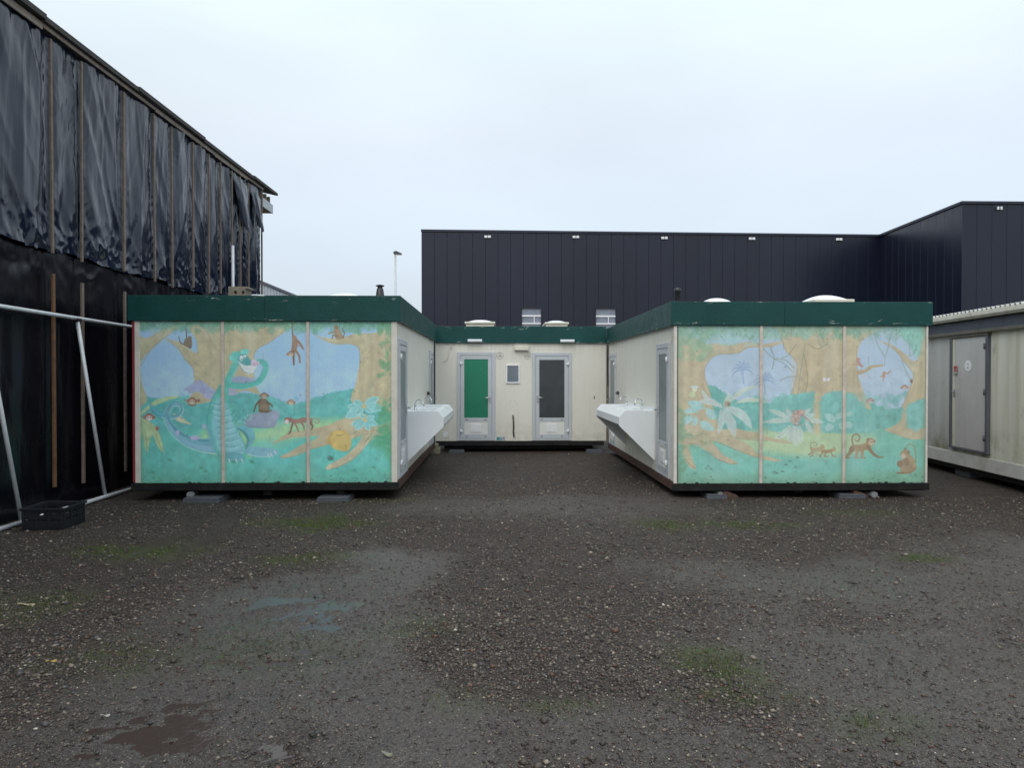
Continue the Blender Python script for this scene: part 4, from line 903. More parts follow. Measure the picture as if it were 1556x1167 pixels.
def make_stone():
    m = MT('wet_pebble'); a = m.attr('Col'); m.set(col=a.outputs[0], rough=.5, spec=.35); return m.m
M['stone'] = make_stone()
def scatter_gravel():
    rg = np.random.default_rng(12)
    def spots(n, y0, y1, pw):
        u = rg.random(n); y = y0+(y1-y0)*u**pw; x = (rg.random(n)*2-1)*(.78*y+.5)+.02*y
        return x, y
    xs, ys = [], []
    for n, y0, y1, pw in ((80000, 3.0, 6.0, 1.0), (74000, 6.0, 13.0, 1.15), (4000, 13, 17.5, 1)):
        x, y = spots(n, y0, y1, pw); xs.append(x); ys.append(y)
    x = np.concatenate(xs); y = np.concatenate(ys)
    z, wet, moss = fields(x[None, :], y[None, :]); z, wet, moss = z[0], wet[0], moss[0]
    dens = np.clip(1.05-.75*wet, .22, 1)*np.clip(.45+fbm(x*.9, y*.9, 91, 3)*1.1, 0, 1)
    ok = (rg.random(len(x)) < dens) & (x > -5.85) & ~((y > 10.8) & ((x < -1.5) | (x > 2.6))) & ~((y > 13) & (np.abs(x-.5) > 2.0)) & (z > -.022)
    x, y, z, wet, moss = x[ok], y[ok], z[ok], wet[ok], moss[ok]; n = len(x)
    r = .0056*np.exp(rg.normal(0, .45, n))*(1-.3*wet)*(1+.055*(y-3.0)); r = np.minimum(r, .026)
    ci = rg.choice(8, n, p=[.23, .23, .14, .14, .08, .085, .02, .075]); r = np.where(ci == 6, r*.7, r); r = np.where(rg.random(n) < .008, r*rg.uniform(1.4, 2.2, n), r); r = np.minimum(r, .024)
    base = np.array([[1, 0, 0], [0, 1, 0], [-1, 0, 0], [0, -1, 0], [0, 0, 1], [0, 0, -1]], float)
    fc = np.array([0, 1, 4, 1, 2, 4, 2, 3, 4, 3, 0, 4, 1, 0, 5, 2, 1, 5, 3, 2, 5, 0, 3, 5])
    V_ = base[None]*(1+rg.uniform(-.3, .3, (n, 6, 1)))+rg.uniform(-.25, .25, (n, 6, 3))
    V_ *= r[:, None, None]*np.stack([rg.uniform(.8, 1.5, n), rg.uniform(.8, 1.3, n), rg.uniform(.45, .8, n)], -1)[:, None, :]
    a = rg.uniform(0, 6.28, n); c, s_ = np.cos(a), np.sin(a)
    Vx = V_[..., 0]*c[:, None]-V_[..., 1]*s_[:, None]; Vy = V_[..., 0]*s_[:, None]+V_[..., 1]*c[:, None]
    V_[..., 0] = Vx+x[:, None]; V_[..., 1] = Vy+y[:, None]; V_[..., 2] += (z+r*.28)[:, None]
    pal = np.array([[.060, .050, .043], [.095, .080, .068], [.038, .033, .031], [.14, .115, .094], [.11, .062, .046], [.22, .19, .15], [.45, .42, .36], [.078, .074, .076]])
    cl = pal[ci]*rg.uniform(.75, 1.25, (n, 1))
    cl = np.concatenate([cl, np.ones((n, 1))], 1)
    F = (fc[None]+np.arange(n)[:, None]*6).ravel()
    o = soup('gravel', V_.reshape(-1, 3), F, 3, M['stone'], np.repeat(cl, 6, 0), True)
    tag(o, 'loose wet pebbles strewn over the yard', 'gravel', kind='stuff')
    print('stones', n)
scatter_gravel()
def scatter_moss():
    rg = np.random.default_rng(5); xs, ys = [], []
    for u, v, rx, ry, k in MOSS:
        p = onG(u, v); n = int(4200*rx*ry*4*k)
        xs.append(p.x+rg.normal(0, .55, n)*rx); ys.append(p.y+rg.normal(0, .55, n)*ry)
    x = np.concatenate(xs); y = np.concatenate(ys); z, wet, moss = fields(x[None], y[None]); z, moss = z[0], moss[0]
    ok = (rg.random(len(x)) < moss*1.5) & (y < 10.6) & (x > -5.8) & (z > -.02); x, y, z = x[ok], y[ok], z[ok]; n = len(x)
    h = rg.uniform(.008, .024, n)*np.where(rg.random(n) < .12, 2.0, 1.0); a = rg.uniform(0, 6.28, n); w_ = rg.uniform(.0015, .0035, n); lean = rg.uniform(0, .8, n)*h; la = rg.uniform(0, 6.28, n)
    P = np.zeros((n, 3, 3))
    P[:, 0] = np.stack([x-w_*np.cos(a), y-w_*np.sin(a), z-.003], -1); P[:, 1] = np.stack([x+w_*np.cos(a), y+w_*np.sin(a), z-.003], -1)
    P[:, 2] = np.stack([x+lean*np.cos(la), y+lean*np.sin(la), z+h], -1)
    cl = np.array([.065, .10, .02])*rg.uniform(.6, 1.5, (n, 1))*np.stack([rg.uniform(.8, 1.3, n), np.ones(n), np.ones(n)], -1)
    cl = np.concatenate([cl, np.ones((n, 1))], 1)
    m = MT('moss_blade'); m.set(col=m.attr('Col').outputs[0], rough=.6)
    o = soup('moss', P.reshape(-1, 3), np.arange(n*3), 3, m.m, np.repeat(cl, 3, 0))
    tag(o, 'low green moss and grass growing through the gravel', 'moss', kind='stuff'); print('moss', n)
scatter_moss()

# ---------------------------------------------------------------- sanitary cabins
def frame_T(x, y, ax):
    """wall frame: local x along the wall (viewer's right), y into the wall, z up"""
    if ax == 'front': return Matrix(((1, 0, 0, x), (0, 1, 0, y), (0, 0, 1, 0), (0, 0, 0, 1)))
    if ax == 'left_inner': return Matrix(((0, -1, 0, x), (1, 0, 0, y), (0, 0, 1, 0), (0, 0, 0, 1)))     # wall faces +X
    return Matrix(((0, 1, 0, x), (-1, 0, 0, y), (0, 0, 1, 0), (0, 0, 0, 1)))                            # wall faces -X

def door(parent, T, w_, z0, z1, pane_mat, hinge_right, label=None, glazed=True):
    """framed door: returns the part; sub-parts pane, lower panel, vent, handle, hinges"""
    fw = .075; out_ = -.026
    f = MB(T)
    f.box(0, fw, out_, .0, z0, z1); f.box(w_-fw, w_, out_, .0, z0, z1); f.box(fw, w_-fw, out_, .0, z1-fw, z1); f.box(fw, w_-fw, out_, 0, z0, z0+.035)
    a, b, c, d = fw+.008, w_-fw-.008, z0+.043, z1-fw-.008        # leaf
    st = .085; mid = c+.40; lo = -.020
    f.box(a, a+st, lo, -.002, c, d); f.box(b-st, b, lo, -.002, c, d); f.box(a+st, b-st, lo, -.002, d-st, d); f.box(a+st, b-st, lo, -.002, c, c+.10); f.box(a+st, b-st, lo, -.002, mid, mid+.085)
    D = f.build('door', M['alu'], parent, .003)
    if label: D['label'] = label
    g = MB(T); g.box(a+st+.002, b-st-.002, -.012, -.003, mid+.087, d-st-.002); g.build('pane', pane_mat, D)
    g = MB(T); g.box(a+st+.002, b-st-.002, -.013, -.003, c+.102, mid-.002); g.build('lower_panel', M['lower'], D)
    g = MB(T); cx = (a+b)/2; cz = (c+.1+mid)/2
    g.box(cx-.12, cx+.12, -.022, -.014, cz-.10, cz+.10)
    for k in range(5): g.box(cx-.10, cx+.10, -.028, -.0225, cz-.08+k*.036, cz-.066+k*.036)
    g.build('vent_grille', M['white_fix'], D)
    hx = a+.045 if hinge_right else b-.045; sg = 1 if hinge_right else -1; hz = z0+1.0
    g = MB(T); g.box(hx-.018, hx+.018, -.030, -.021, hz-.11, hz+.05); g.tube([(hx, -.038, hz), (hx, -.085, hz), (hx+sg*.05, -.088, hz), (hx+sg*.13, -.088, hz)], .011, 8); g.build('handle', M['chrome'], D)
    qx = b if hinge_right else a
    for zz in (z0+.22, z1-.26):
        g = MB(T); g.tube([(qx+.004, -.042, zz-.045), (qx+.004, -.042, zz+.045)], .014, 8); g.box(qx-.05 if hinge_right else qx-.008, qx+.008 if hinge_right else qx+.05, -.040, -.027, zz-.02, zz+.02); g.build('hinge', M['white_fix'], D)
    for zz in (c+.05, mid+.043):
        for xx in (a+st+.06, b-st-.06):
            g = MB(T); g.box(xx-.022, xx+.022, -.0225, -.0205, zz-.008, zz+.008); g.build('drain_slot', M['cable_dark'], D)
    return D

def skylight(parent, cx, cy, z, w_, d, h, cb=.075):
    b = MB(); b.box(cx-w_/2+.03, cx+w_/2-.03, cy-d/2+.03, cy+d/2-.03, z, z+cb-.05); b.box(cx-w_/2, cx+w_/2, cy-d/2, cy+d/2, z+cb-.049, z+cb); z += cb-.075
    S = b.build('skylight', M['offwhite'], parent, .01)
    n = 14; vs = []; fs = []
    for j in range(n+1):
        for i in range(n+1):
            s_, t = i/n*2-1, j/n*2-1
            vs.append((cx+s_*w_*.43, cy+t*d*.43, z+.076+h*max(0, (1-abs(s_)**2.4))**.8*max(0, (1-abs(t)**2.4))**.8))
    fs = [(j*(n+1)+i, j*(n+1)+i+1, (j+1)*(n+1)+i+1, (j+1)*(n+1)+i) for j in range(n) for i in range(n)]
    m = MB(); m.add(vs, fs, True); m.build('dome', M['dome'], S)
    return S

def trough(parent, T, L, inner_sign):
    """two-basin wash trough: d outward is -y in the wall frame"""
    zt = 1.215; D = .585; ch = .49
    b = MB(T)
    b.box(.012, L-.012, -.11, -.002, zt-.03, zt); b.box(.012, L-.012, -ch, -.41, zt-.03, zt)
    nb = 2; seg = (L-.024)/nb; rim = .13
    for k in range(nb):
        x0 = .012+k*seg; b.box(x0, x0+rim, -.41, -.11, zt-.03, zt); b.box(x0+seg-rim, x0+seg, -.41, -.11, zt-.03, zt)
    b.prism([(-ch, zt), (-D, zt-.105), (-D, zt-.225), (-D+.02, zt-.225), (-D+.02, zt-.115), (-ch, zt-.03)], .012, L-.012, 'x')
    b.box(.012, L-.012, -.012, -.002, zt, zt+.045)
    t = b.build('wash_trough', M['white'], parent)
    for k in range(nb):
        x0 = .012+k*seg+rim; x1 = x0+seg-2*rim; y0, y1 = -.41, -.11
        m = MB(T)
        for q in ((x0, x0+.012, y0, y1), (x1-.012, x1, y0, y1), (x0+.012, x1-.012, y0, y0+.012), (x0+.012, x1-.012, y1-.012, y1)): m.box(*q, zt-.20, zt-.004)
        m.box(x0, x1, y0, y1, zt-.212, zt-.20); m.build('basin', M['white'], t)
    end = [(-.002, zt+.003), (-ch-.002, zt+.003), (-D-.004, zt-.108), (-D-.004, zt-.24), (-.002, .40)]
    for x0 in (-.012, L-.008): m = MB(T); m.prism(end, x0, x0+.02, 'x'); m.build('end_panel', M['white'], t)
    m = MB(T); xm = L*.62; m.prism([(-.50, zt-.24), (-.42, zt-.24), (-.20, zt-.42), (-.20, zt-.50)], xm, xm+.05, 'x'); m.build('bracket', M['wood_brown'], t)
    for k in range(nb):
        x = .012+seg*(k+.5) + (-.14 if k == 0 else .0)
        m = MB(T); m.lathe((0, 0, 0), [(.026, 0), (.026, .02), (.016, .03), (.015, .075), (.02, .08), (.02, .10)], 12)
        nv = len(m.v); m.v = [tuple(T @ (T.inverted() @ Vector(p)+Vector((x, -.07, zt)))) for p in m.v]
        arc = [(x, -.07, zt+.09)]+[(x-inner_sign*.07*(1-math.cos(a)), -.07-.13*(1-math.cos(a))*.6, zt+.09+.085*math.sin(a)) for a in [i*math.pi/9 for i in range(1, 11)]]
        m.tube(arc, .011, 8)
        m.tube([(x-.05, -.07, zt+.075), (x+.05, -.07, zt+.075)], .012, 8)
        m.build('faucet', M['chrome'], t)
    return t

def roof_vent(parent, x, y, z, h=.34, slope=.06):
    m = MB(); m.lathe((x, y, z), [(.15, 0), (.145, .02), (.12, .03), (.12-slope*.3, h*.55), (.07, h*.8), (.055, h*.82), (.055, h*.9), (.095, h*.9), (.09, h*.96), (.02, h)], 20)
    return m.build('roof_vent', M['black_plastic'], parent)

def fascia(parent, x0, x1, y0, y1, z0, z1, sides, p=.055, seam=None):
    """boards round the roof edge, each a part; sides subset of 'fblr'"""
    t = .03
    if 'f' in sides:
        cuts = [x0-p]+(seam or [])+[x1+p]
        for a, b in zip(cuts[:-1], cuts[1:]): m = MB(); m.box(a+.001, b-.001, y0-p, y0-p+t, z0, z1); m.build('fascia_board', M['fascia'], parent, .004)
    if 'b' in sides: m = MB(); m.box(x0-p, x1+p, y1+p-t, y1+p, z0, z1); m.build('fascia_board', M['fascia'], parent, .004)
    if 'l' in sides: m = MB(); m.box(x0-p, x0-p+t, y0-p+t+.002, y1+p-t-.002, z0-.002, z1+.004); m.build('fascia_board', M['fascia'], parent, .004)
    if 'r' in sides: m = MB(); m.box(x1+p-t, x1+p, y0-p+t+.002, y1+p-t-.002, z0-.002, z1+.004); m.build('fascia_board', M['fascia'], parent, .004)
    m = MB(); m.box(x0-p+t+.002, x1+p-t-.002, y0-p+t+.002, y1+p-t-.002, z0+.02, z1-.03); m.build('roof', M['roof'], parent)

def mural_cabin(name, label, X0, X1, YF, YB, zb, zf0, zf1, zw, mural, cuts, trims, side, gain, sat):
    P = thing(name, ((X0+X1)/2, (YF+YB)/2, 0), label, 'cabin', 'jungle mural cabins')
    # body
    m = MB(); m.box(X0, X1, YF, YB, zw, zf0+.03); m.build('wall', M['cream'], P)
    m = MB(); m.box(X0+.02, X1-.02, YF-.01, YB-.02, zb, zw-.002); m.build('floor_beam', M['black_beam'], P, .006)
    m = MB(); m.box(X0-.03, X1+.03, YF-.035, YF-.012, zb+.01, zw-.004); m.build('front_beam', M['black_beam'], P, .005)
    xr = X1 if side == 'r' else X0; sg = 1 if side == 'r' else -1
    m = MB(); m.box(xr+sg*.001, xr+sg*.03, YF, YB-.02, zb+.015, zw+.03); m.build('side_beam', M['rust_beam'], P, .004)
    for k in (.22, .5, .78):
        m = MB(); xx = X0+(X1-X0)*k; m.box(xx-.06, xx+.06, YF+.06, YB-.1, .062, zb-.002); m.build('skid_beam', M['black_beam'], P)
    # mural
    n = len(cuts)-1
    Z = lambda v: zw+(zf0-zw)*(mural.V.max()-v)/(mural.V.max()-mural.V.min())
    pxs = lambda u: X0p+(u-cuts[0])*kx
    kx = (onY(cuts[-1], 600, YF).x-onY(cuts[0], 600, YF).x)/(cuts[-1]-cuts[0]); X0p = onY(cuts[0], 600, YF).x
    us = mural.U[0]
    for i in range(n):
        sel = np.where((us >= cuts[i]) & (us <= cuts[i+1]))[0]
        U_ = mural.U[:, sel]; V_ = mural.V[:, sel]
        o = grid_mesh('mural_panel', X0p+(U_-cuts[0])*kx, np.full(U_.shape, YF-.014), zw+(zf0-.004-zw)*(mural.V.max()-V_)/(mural.V.max()-mural.V.min()), M['mural'], P)
        c = s2l(mural.img[:, sel])*np.array(gain); lum = c.mean(-1, keepdims=True); c = lum+(c-lum)*sat; c = np.clip(np.concatenate([c, np.ones(c.shape[:2]+(1,))], -1), 0, .9)
        a = o.data.color_attributes.new('Col', 'FLOAT_COLOR', 'POINT'); a.data.foreach_set('color', c.astype(np.float32).ravel())
        bk = MB(); bk.box(X0p+(us[sel[0]]-cuts[0])*kx, X0p+(us[sel[-1]]-cuts[0])*kx, YF-.012, YF-.002, zw+.002, zf0-.006); bk.build('panel_board', M['trim'], o)
    for u in trims:
        x = X0p+(u-cuts[0])*kx; m = MB(); m.box(x-.022, x+.022, YF-.032, YF-.002, zw+.001, zf0-.002); m.build('cover_strip', M['trim'], P, .005)
    fascia(P, X0, X1, YF, YB, zf0, zf1, 'fblr', seam=[X0+(X1-X0)*(.43 if side == 'l' else .5)])
    return P, X0p, kx

YL, YR = 10.70, 10.75; YEL, YER = 16.95, 17.0
ML = paint_left(); MRt = paint_right()
xl0, xl1 = onY(203, 600, YL).x, onY(603, 600, YL).x
CL, _, _ = mural_cabin('dragon_mural_cabin', 'cabin with a jungle mural of a green dragon and monkeys on its front', xl0, xl1, YL, YEL, .135, 2.575, 2.94, .252, ML, [214, 339, 468, 595], [339, 468], 'r', (1.28, 1.33, 1.45), 1.0)
xr0, xr1 = onY(1024, 600, YR).x, onY(1408, 600, YR).x
CR, _, _ = mural_cabin('monkey_mural_cabin', 'cabin with a jungle mural of pale banana plants and monkeys, no dragon', xr0, xr1, YR, YER, .100, 2.525, 2.87, .215, MRt, [1030, 1155, 1281, 1405], [1155, 1281], 'l', (1.10, 1.08, 1.14), .82)
# edge strips of the left cabin front
xa = onY(206.2, 600, YL).x; xb = onY(214, 600, YL).x; xc = onY(595, 600, YL).x
m = MB(); m.box(xl0-.004, xa-.004, YL-.03, YL+.02, .26, 2.57); m.build('red_edge_strip', M['red'], CL, .004)
m = MB(); m.box(xa, xb-.001, YL-.028, YL-.002, .255, 2.572); m.build('corner_strip', M['corner'], CL, .004)
m = MB(); m.box(xc+.001, xl1+.006, YL-.026, YL-.002, .255, 2.572); m.box(xl1+.001, xl1+.006, YL-.002, YL+.16, .255, 2.572); m.build('corner_strip', M['corner'], CL, .004)
xd = onY(1029.5, 600, YR).x; xe = onY(1405.5, 600, YR).x
m = MB(); m.box(xr0-.006, xd-.012, YR-.026, YR-.002, .218, 2.522); m.box(xr0-.006, xr0-.001, YR-.002, YR+.16, .218, 2.522); m.build('corner_strip', M['corner'], CR, .004)
m = MB(); m.box(xd-.010, xd-.001, YR-.016, YR-.002, .23, 2.51); m.build('sealant_joint', M['black_beam'], CR)
m = MB(); m.box(xe, xr1+.004, YR-.028, YR-.002, .218, 2.522); m.build('corner_strip', M['corner'], CR, .004)

# doors and troughs on the courtyard walls
def wl(Y): return frame_T(xl1, Y, 'left_inner')
def wr(Y): return frame_T(xr0, Y, 'right_inner')
yl0, yl1 = onX(604.5, 600, xl1).y, onX(617, 600, xl1).y; yr0, yr1 = onX(1018.4, 600, xr0).y, onX(999, 600, xr0).y; print('doors', yl0, yl1, yr0, yr1)
door(CL, wl(yl0), yl1-yl0, .285, 2.33, M['glass_teal'], False); door(CL, wl(15.75), .90, .285, 2.33, M['glass_teal'], False)
door(CR, wr(yr1), yr1-yr0, .25, 2.29, M['glass_teal'], True); door(CR, wr(16.85), .90, .25, 2.29, M['glass_teal'], True)
ts, te = onX(618, 600, xl1).y+.02, 14.7; trough(CL, wl(ts), te-ts, 1)
us = onX(995, 600, xr0).y; trough(CR, wr(us+2.75), 2.75, -1)
for P, T, xx in ((CL, wl(12), [(3.35, 1.42)]), (CR, wr(12.27), [(-3.35, 1.42)])):
    for x, z in xx: m = MB(T); m.box(x-.02, x+.02, -.05, -.002, z-.035, z+.035); m.tube([(x, -.04, z), (x-.07, -.06, z-.01)], .012, 6); m.build('wall_hook', M['cable_dark'], P)
# roof things
skylight(CL, onY(392, 450, 13.2).x, 13.2, 2.91, .7, 1.0, .09, .22); skylight(CL, onY(527, 450, 13.0).x, 13.0, 2.91, .7, 1.0, .09, .22)
skylight(CR, onY(1086, 455, 12.6).x, 12.6, 2.84, .62, 1.0, .14, .13); skylight(CR, onY(1250, 455, 12.4).x, 12.4, 2.84, .66, .9, .10, .20)
m = MB(); vx = onY(577.5, 440, 14.6).x; m.lathe((vx, 14.6, 2.91), [(.14, 0), (.13, .05), (.105, .30), (.065, .58), (.05, .60), (.05, .63), (.085, .635), (.08, .655), (.02, .67)], 18); m.build('roof_vent', M['black_plastic'], CL)
m = MB(); vx = onY(1022, 440, 14.6).x+.1; m.lathe((vx, 14.6, 2.84), [(.10, 0), (.10, .05), (.055, .07), (.055, .60), (.068, .61), (.066, .67), (.02, .69)], 16); m.build('roof_vent', M['black_plastic'], CR)

# back cabin between them ------------------------------------------------
YBK = 17.25; bx0, bx1 = onY(661.5, 600, YBK).x, onY(921, 600, YBK).x
zB0, zB1, zBw = onY(790, 521.5, YBK).z, onY(790, 496, YBK).z, onY(790, 670, YBK).z
CB = thing('connecting_cabin', ((bx0+bx1)/2, YBK+1.5, 0), 'cream connecting cabin with a green and a dark glazed door, between the two mural cabins', 'cabin')
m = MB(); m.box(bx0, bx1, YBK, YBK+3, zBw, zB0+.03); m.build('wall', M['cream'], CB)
m = MB(); m.box(bx0+.02, bx1-.05, YBK-.012, YBK+2.95, zBw-.11, zBw-.002); m.build('floor_beam', M['black_beam'], CB, .006)
m = MB(); m.box(bx0+.2, bx1-.3, YBK+.15, YBK+2.8, .062, zBw-.112); m.build('skid_frame', M['black_beam'], CB, .006)
fascia(CB, bx0+.06, bx1-.06, YBK, YBK+3, zB0, zB1, 'fblr')
m = MB(); m.box(bx1-.012, bx1+.002, YBK-.012, YBK-.002, zBw, zB0); m.build('corner_strip', M['corner'], CB)
def bx(u): return onY(u, 600, YBK).x
TB = frame_T(bx(694.5), YBK, 'front'); door(CB, TB, bx(752.5)-bx(694.5), zBw+.012, onY(790, 535, YBK).z, M['door_green'], False, 'door with a bright green upper panel')
TB = frame_T(bx(808.5), YBK, 'front'); door(CB, TB, bx(868.5)-bx(808.5), zBw+.012, onY(790, 536, YBK).z, M['glass_dark'], True, 'door with a dark frosted glass pane')
def bp(u, v): return onY(u, v, YBK)
# small frosted window
a, b = bp(769, 554), bp(789.5, 582.5)
m = MB(); f = .028
m.box(a.x, b.x, YBK-.03, YBK-.002, b.z, b.z+f); m.box(a.x, b.x, YBK-.03, YBK-.002, a.z-f, a.z); m.box(a.x, a.x+f, YBK-.03, YBK-.002, b.z+f, a.z-f); m.box(b.x-f, b.x, YBK-.03, YBK-.002, b.z+f, a.z-f)
W = m.build('window', M['white_fix'], CB, .004); m = MB(); m.box(a.x+f, b.x-f, YBK-.015, YBK-.004, b.z+f, a.z-f); m.build('pane', M['glass_grey'], W)
# bulkhead lamps on the fascia
for u0, u1, v in ((711, 732.5, 518), (851, 872, 518.5)):
    a, b = bp(u0, v), bp(u1, v); y = YBK-.055; n = 6
    m = MB(); pr = [(y-.002, a.z-.038), (y-.002, a.z+.038), (y-.05, a.z+.034), (y-.075, a.z+.01), (y-.075, a.z-.02), (y-.05, a.z-.038)]
    m.prism(pr, a.x+.015, b.x-.015, 'x'); L = m.build('wall_lamp', M['steel_lamp'], CB, .008)
    for xx in (a.x, b.x-.014): m = MB(); m.prism([(p[0]-.004 if p[0] < y-.01 else p[0], a.z+(p[1]-a.z)*1.06) for p in pr], xx, xx+.014, 'x'); m.build('end_cap', M['white_fix'], L, .003)
a, b = bp(781.5, 525), bp(803, 532.5); m = MB(); m.box(a.x, b.x, YBK-.09, YBK-.002, b.z, a.z); m.build('junction_box', M['offwhite'], CB, .008)
# round stickers: ring, pictogram strokes
for u, v, k in ((759.5, 540.5, 0), (801.5, 540.5, 1)):
    c = bp(u, v); r = .078; m = MB()
    ring = [(c.x+r*math.cos(t*math.pi/18), YBK-.004, c.z+r*math.sin(t*math.pi/18)) for t in range(37)]
    m.tube(ring, .0035, 5, False); S = m.build('round_sticker', M['ink'], CB)
    m = MB()
    for q in range(4): m.box(c.x-.05+q*.028, c.x-.034+q*.028, YBK-.005, YBK-.002, c.z-.016+.006*(q % 2), c.z+.01+.005*k)
    m.box(c.x-.05, c.x+.055, YBK-.005, YBK-.002, c.z-.03, c.z-.024); m.tube([(c.x+.025*math.cos(t*math.pi/5)+.015*k, YBK-.004, c.z+.036+.02*math.sin(t*math.pi/5)) for t in range(11)], .0028, 5, False)
    m.build('sticker_print', M['ink'], S)
# hose, cable, plates, screw holes
p = [bp(u, v) for u, v in ((779.5, 632), (780, 638), (780.5, 648), (780, 655), (781, 664))]
m = MB(); m.tube([(q.x, YBK-.03-.01*(i % 2), q.z) for i, q in enumerate(p)], [.02, .014, .017, .013, .018], 8); H = m.build('hose', M['cable_dark'], CB)
m = MB(); m.tube([(p[0].x, YBK-.002, p[0].z+.01), (p[0].x, YBK-.05, p[0].z+.01)], .022, 8); m.build('hose_fitting', M['cable_grey'], H)
p = [bp(u, v) for u, v in ((684.5, 521), (684, 528), (681.5, 540), (679, 547), (674, 550))]
m = MB(); m.tube([(q.x, YBK-.02-.006*(i % 2), q.z) for i, q in enumerate(p)], .008, 6); m.tube([(p[0].x+.03, YBK-.012, p[0].z), (p[0].x+.025, YBK-.012, p[0].z-.16)], .005, 6); m.build('loose_cable', M['corner'], CB)
a, b = bp(754.5, 664), bp(767, 669); m = MB(); m.box(a.x, b.x, YBK-.008, YBK-.002, b.z, a.z); PL = m.build('maker_plate', M['plate_blue'], CB); m = MB(); m.box(a.x+.005, a.x+(b.x-a.x)*.4, YBK-.012, YBK-.0085, b.z+.008, a.z-.008); m.build('plate_emblem', M['plate_green'], PL)
a, b = bp(673.5, 656), bp(680, 664); m = MB(); m.box(a.x, b.x, YBK-.006, YBK-.002, b.z, a.z); m.build('paper_label', M['white_fix'], CB)
for u, v in ((776, 609), (782.5, 609), (773.5, 613.5), (785, 613.5), (903, 604)):
    c = bp(u, v); m = MB(); r = .008 if u < 900 else .014; m.box(c.x-r*.7, c.x+r*.7, YBK-.006, YBK-.002, c.z-r*(1 if u < 900 else 2.4), c.z+r*(1 if u < 900 else 2.4)); m.build('screw_hole', M['cable_dark'] if u > 900 else M['ink'], CB)
# cables hanging in the corner gaps, closing posts behind them
for x0, sg in ((bx1+.03, 1), (bx0-.03, -1)):
    m = MB(); m.box(x0+sg*.0, x0+sg*.16, YBK+.16, YBK+.20, .25, 2.6); m.build('gap_board', M['eave_wood'] if sg > 0 else M['band'], CB)
    for k in range(4):
        x = x0+sg*(.015+.022*k); m = MB(); zl = 1.55+.22*((k*7) % 3)
        m.tube([(x, YBK+.05, 2.56), (x+.01*math.sin(k), YBK+.045, 2.2), (x-.006, YBK+.05, 1.9), (x+sg*.01, YBK+.06, zl)], .009, 6); m.build('hanging_cable', M['cable_grey'] if k % 2 else M['cable_dark'], CB)
skylight(CB, bp(729, 490).x, YBK+.7, zB1-.03, .72, 1.0, .07, .155); skylight(CB, bp(849.5, 490).x, YBK+1.1, zB1-.03, .58, 1.0, .065, .175)

# ---------------------------------------------------------------- supports under the cabins
def slab(u, v, Y, w_, d, h, label, z=0.0, mt='slab'):
    c = onG(u, v); m = MB(); x = (u-755)/FPX*Y
    m.box(-w_/2, w_/2, -d/2, d/2, -.03, h*.55); m.box(-w_/2+.012, w_/2-.012, -d/2+.012, d/2-.012, h*.55+.001, h)
    o = m.build('support_slab', M[mt], None, .006); o.location = (x, Y, z)
    return tag(o, label, 'slab', 'support slabs')
slab(317, 760, YL+.02, .52, .45, .06, 'grey slab under the dragon mural cabin, next to the grey drain pipe end')
slab(511, 760, YL+.02, .46, .45, .06, 'grey slab under the dragon mural cabin, below the yellow apple')
slab(1086, 760, YR+.12, .30, .40, .06, 'grey slab under the monkey mural cabin, below the pale banana plant')
slab(1292, 760, YR+.12, .40, .40, .06, 'grey slab under the monkey mural cabin, below the walking monkey')
slab(694, 690, YBK-.05, .36, .40, .06, 'grey slab under the connecting cabin, on its green door side')
slab(903, 690, YBK-.05, .36, .40, .06, 'grey slab under the connecting cabin, on its dark glazed door side')
for u, Y, who, nm in ((290, YL+.02, 'dragon mural cabin', CL), (1094, YR+.03, 'monkey mural cabin', CR), (1327, YR+.03, 'monkey mural cabin', CR)):
    c = onY(u, 750.5, Y); m = MB(); m.tube([(c.x, Y-.045, c.z-.01), (c.x, Y+1.2, c.z-.01)], .046, 14); m.build('drain_pipe', M['drain'], nm)
# timber chocks beside the right slabs
for u, L in ((1108, 'brown timber chock under the monkey mural cabin, below the banana plant'), (1307, 'brown timber chock under the monkey mural cabin, below the walking monkey')):
    x = (u-755)/FPX*(YR+.1); m = MB(); m.prism([(-.12, .0), (.12, .0), (.10, .045), (-.04, .095), (-.10, .095)], -.15, .15, 'y'); o = m.build('timber_chock', M['wood_brown'], None, .006); o.location = (x, YR+.1, 0); tag(o, L, 'chock', 'timber chocks')
# mossy concrete block stack by the left corner of the back cabin
c = onG(660, 690); cx = (660-755)/FPX*17.05
B = thing('concrete_footing', (cx, 17.05, 0), 'mossy concrete block footing in the corner beside the green door', 'footing')
m = MB(); m.box(cx-.17, cx+.13, 16.95, 17.2, -.02, .12); m.build('lower_block', M['concrete_moss'], B, .012)
m = MB(); m.box(cx-.12, cx+.09, 16.97, 17.18, .121, .22); m.build('upper_block', M['concrete_moss'], B, .012)

# block with two holes on the left cabin roof
c0, c1 = onY(352, 452, 11.6), onY(381, 437, 11.6); zt = c1.z; zb_ = 2.912; cw = c1.x-c0.x; cx = (c0.x+c1.x)/2
def ring_hole(mb, x, z, r, y0, y1):
    n = 14; mb.add([(x+r*math.cos(2*math.pi*k/n), y, z+r*math.sin(2*math.pi*k/n)) for y in (y0, y1) for k in range(n)], [(k, (k+1) % n, n+(k+1) % n, n+k) for k in range(n)], True)
m = MB()
prof = [(-cw/2, zb_), (cw/2*.98, zb_), (cw/2*.80, zb_+.04), (cw/2*.76, zt-.05), (cw/2, zt-.028), (cw/2*.96, zt), (-cw/2, zt)]
m.prism([(cx+p[0], p[1]) for p in prof], 11.45, 11.75, 'y')
K = m.build('concrete_roof_block', M['concrete'], None, .006)
bm_ = K
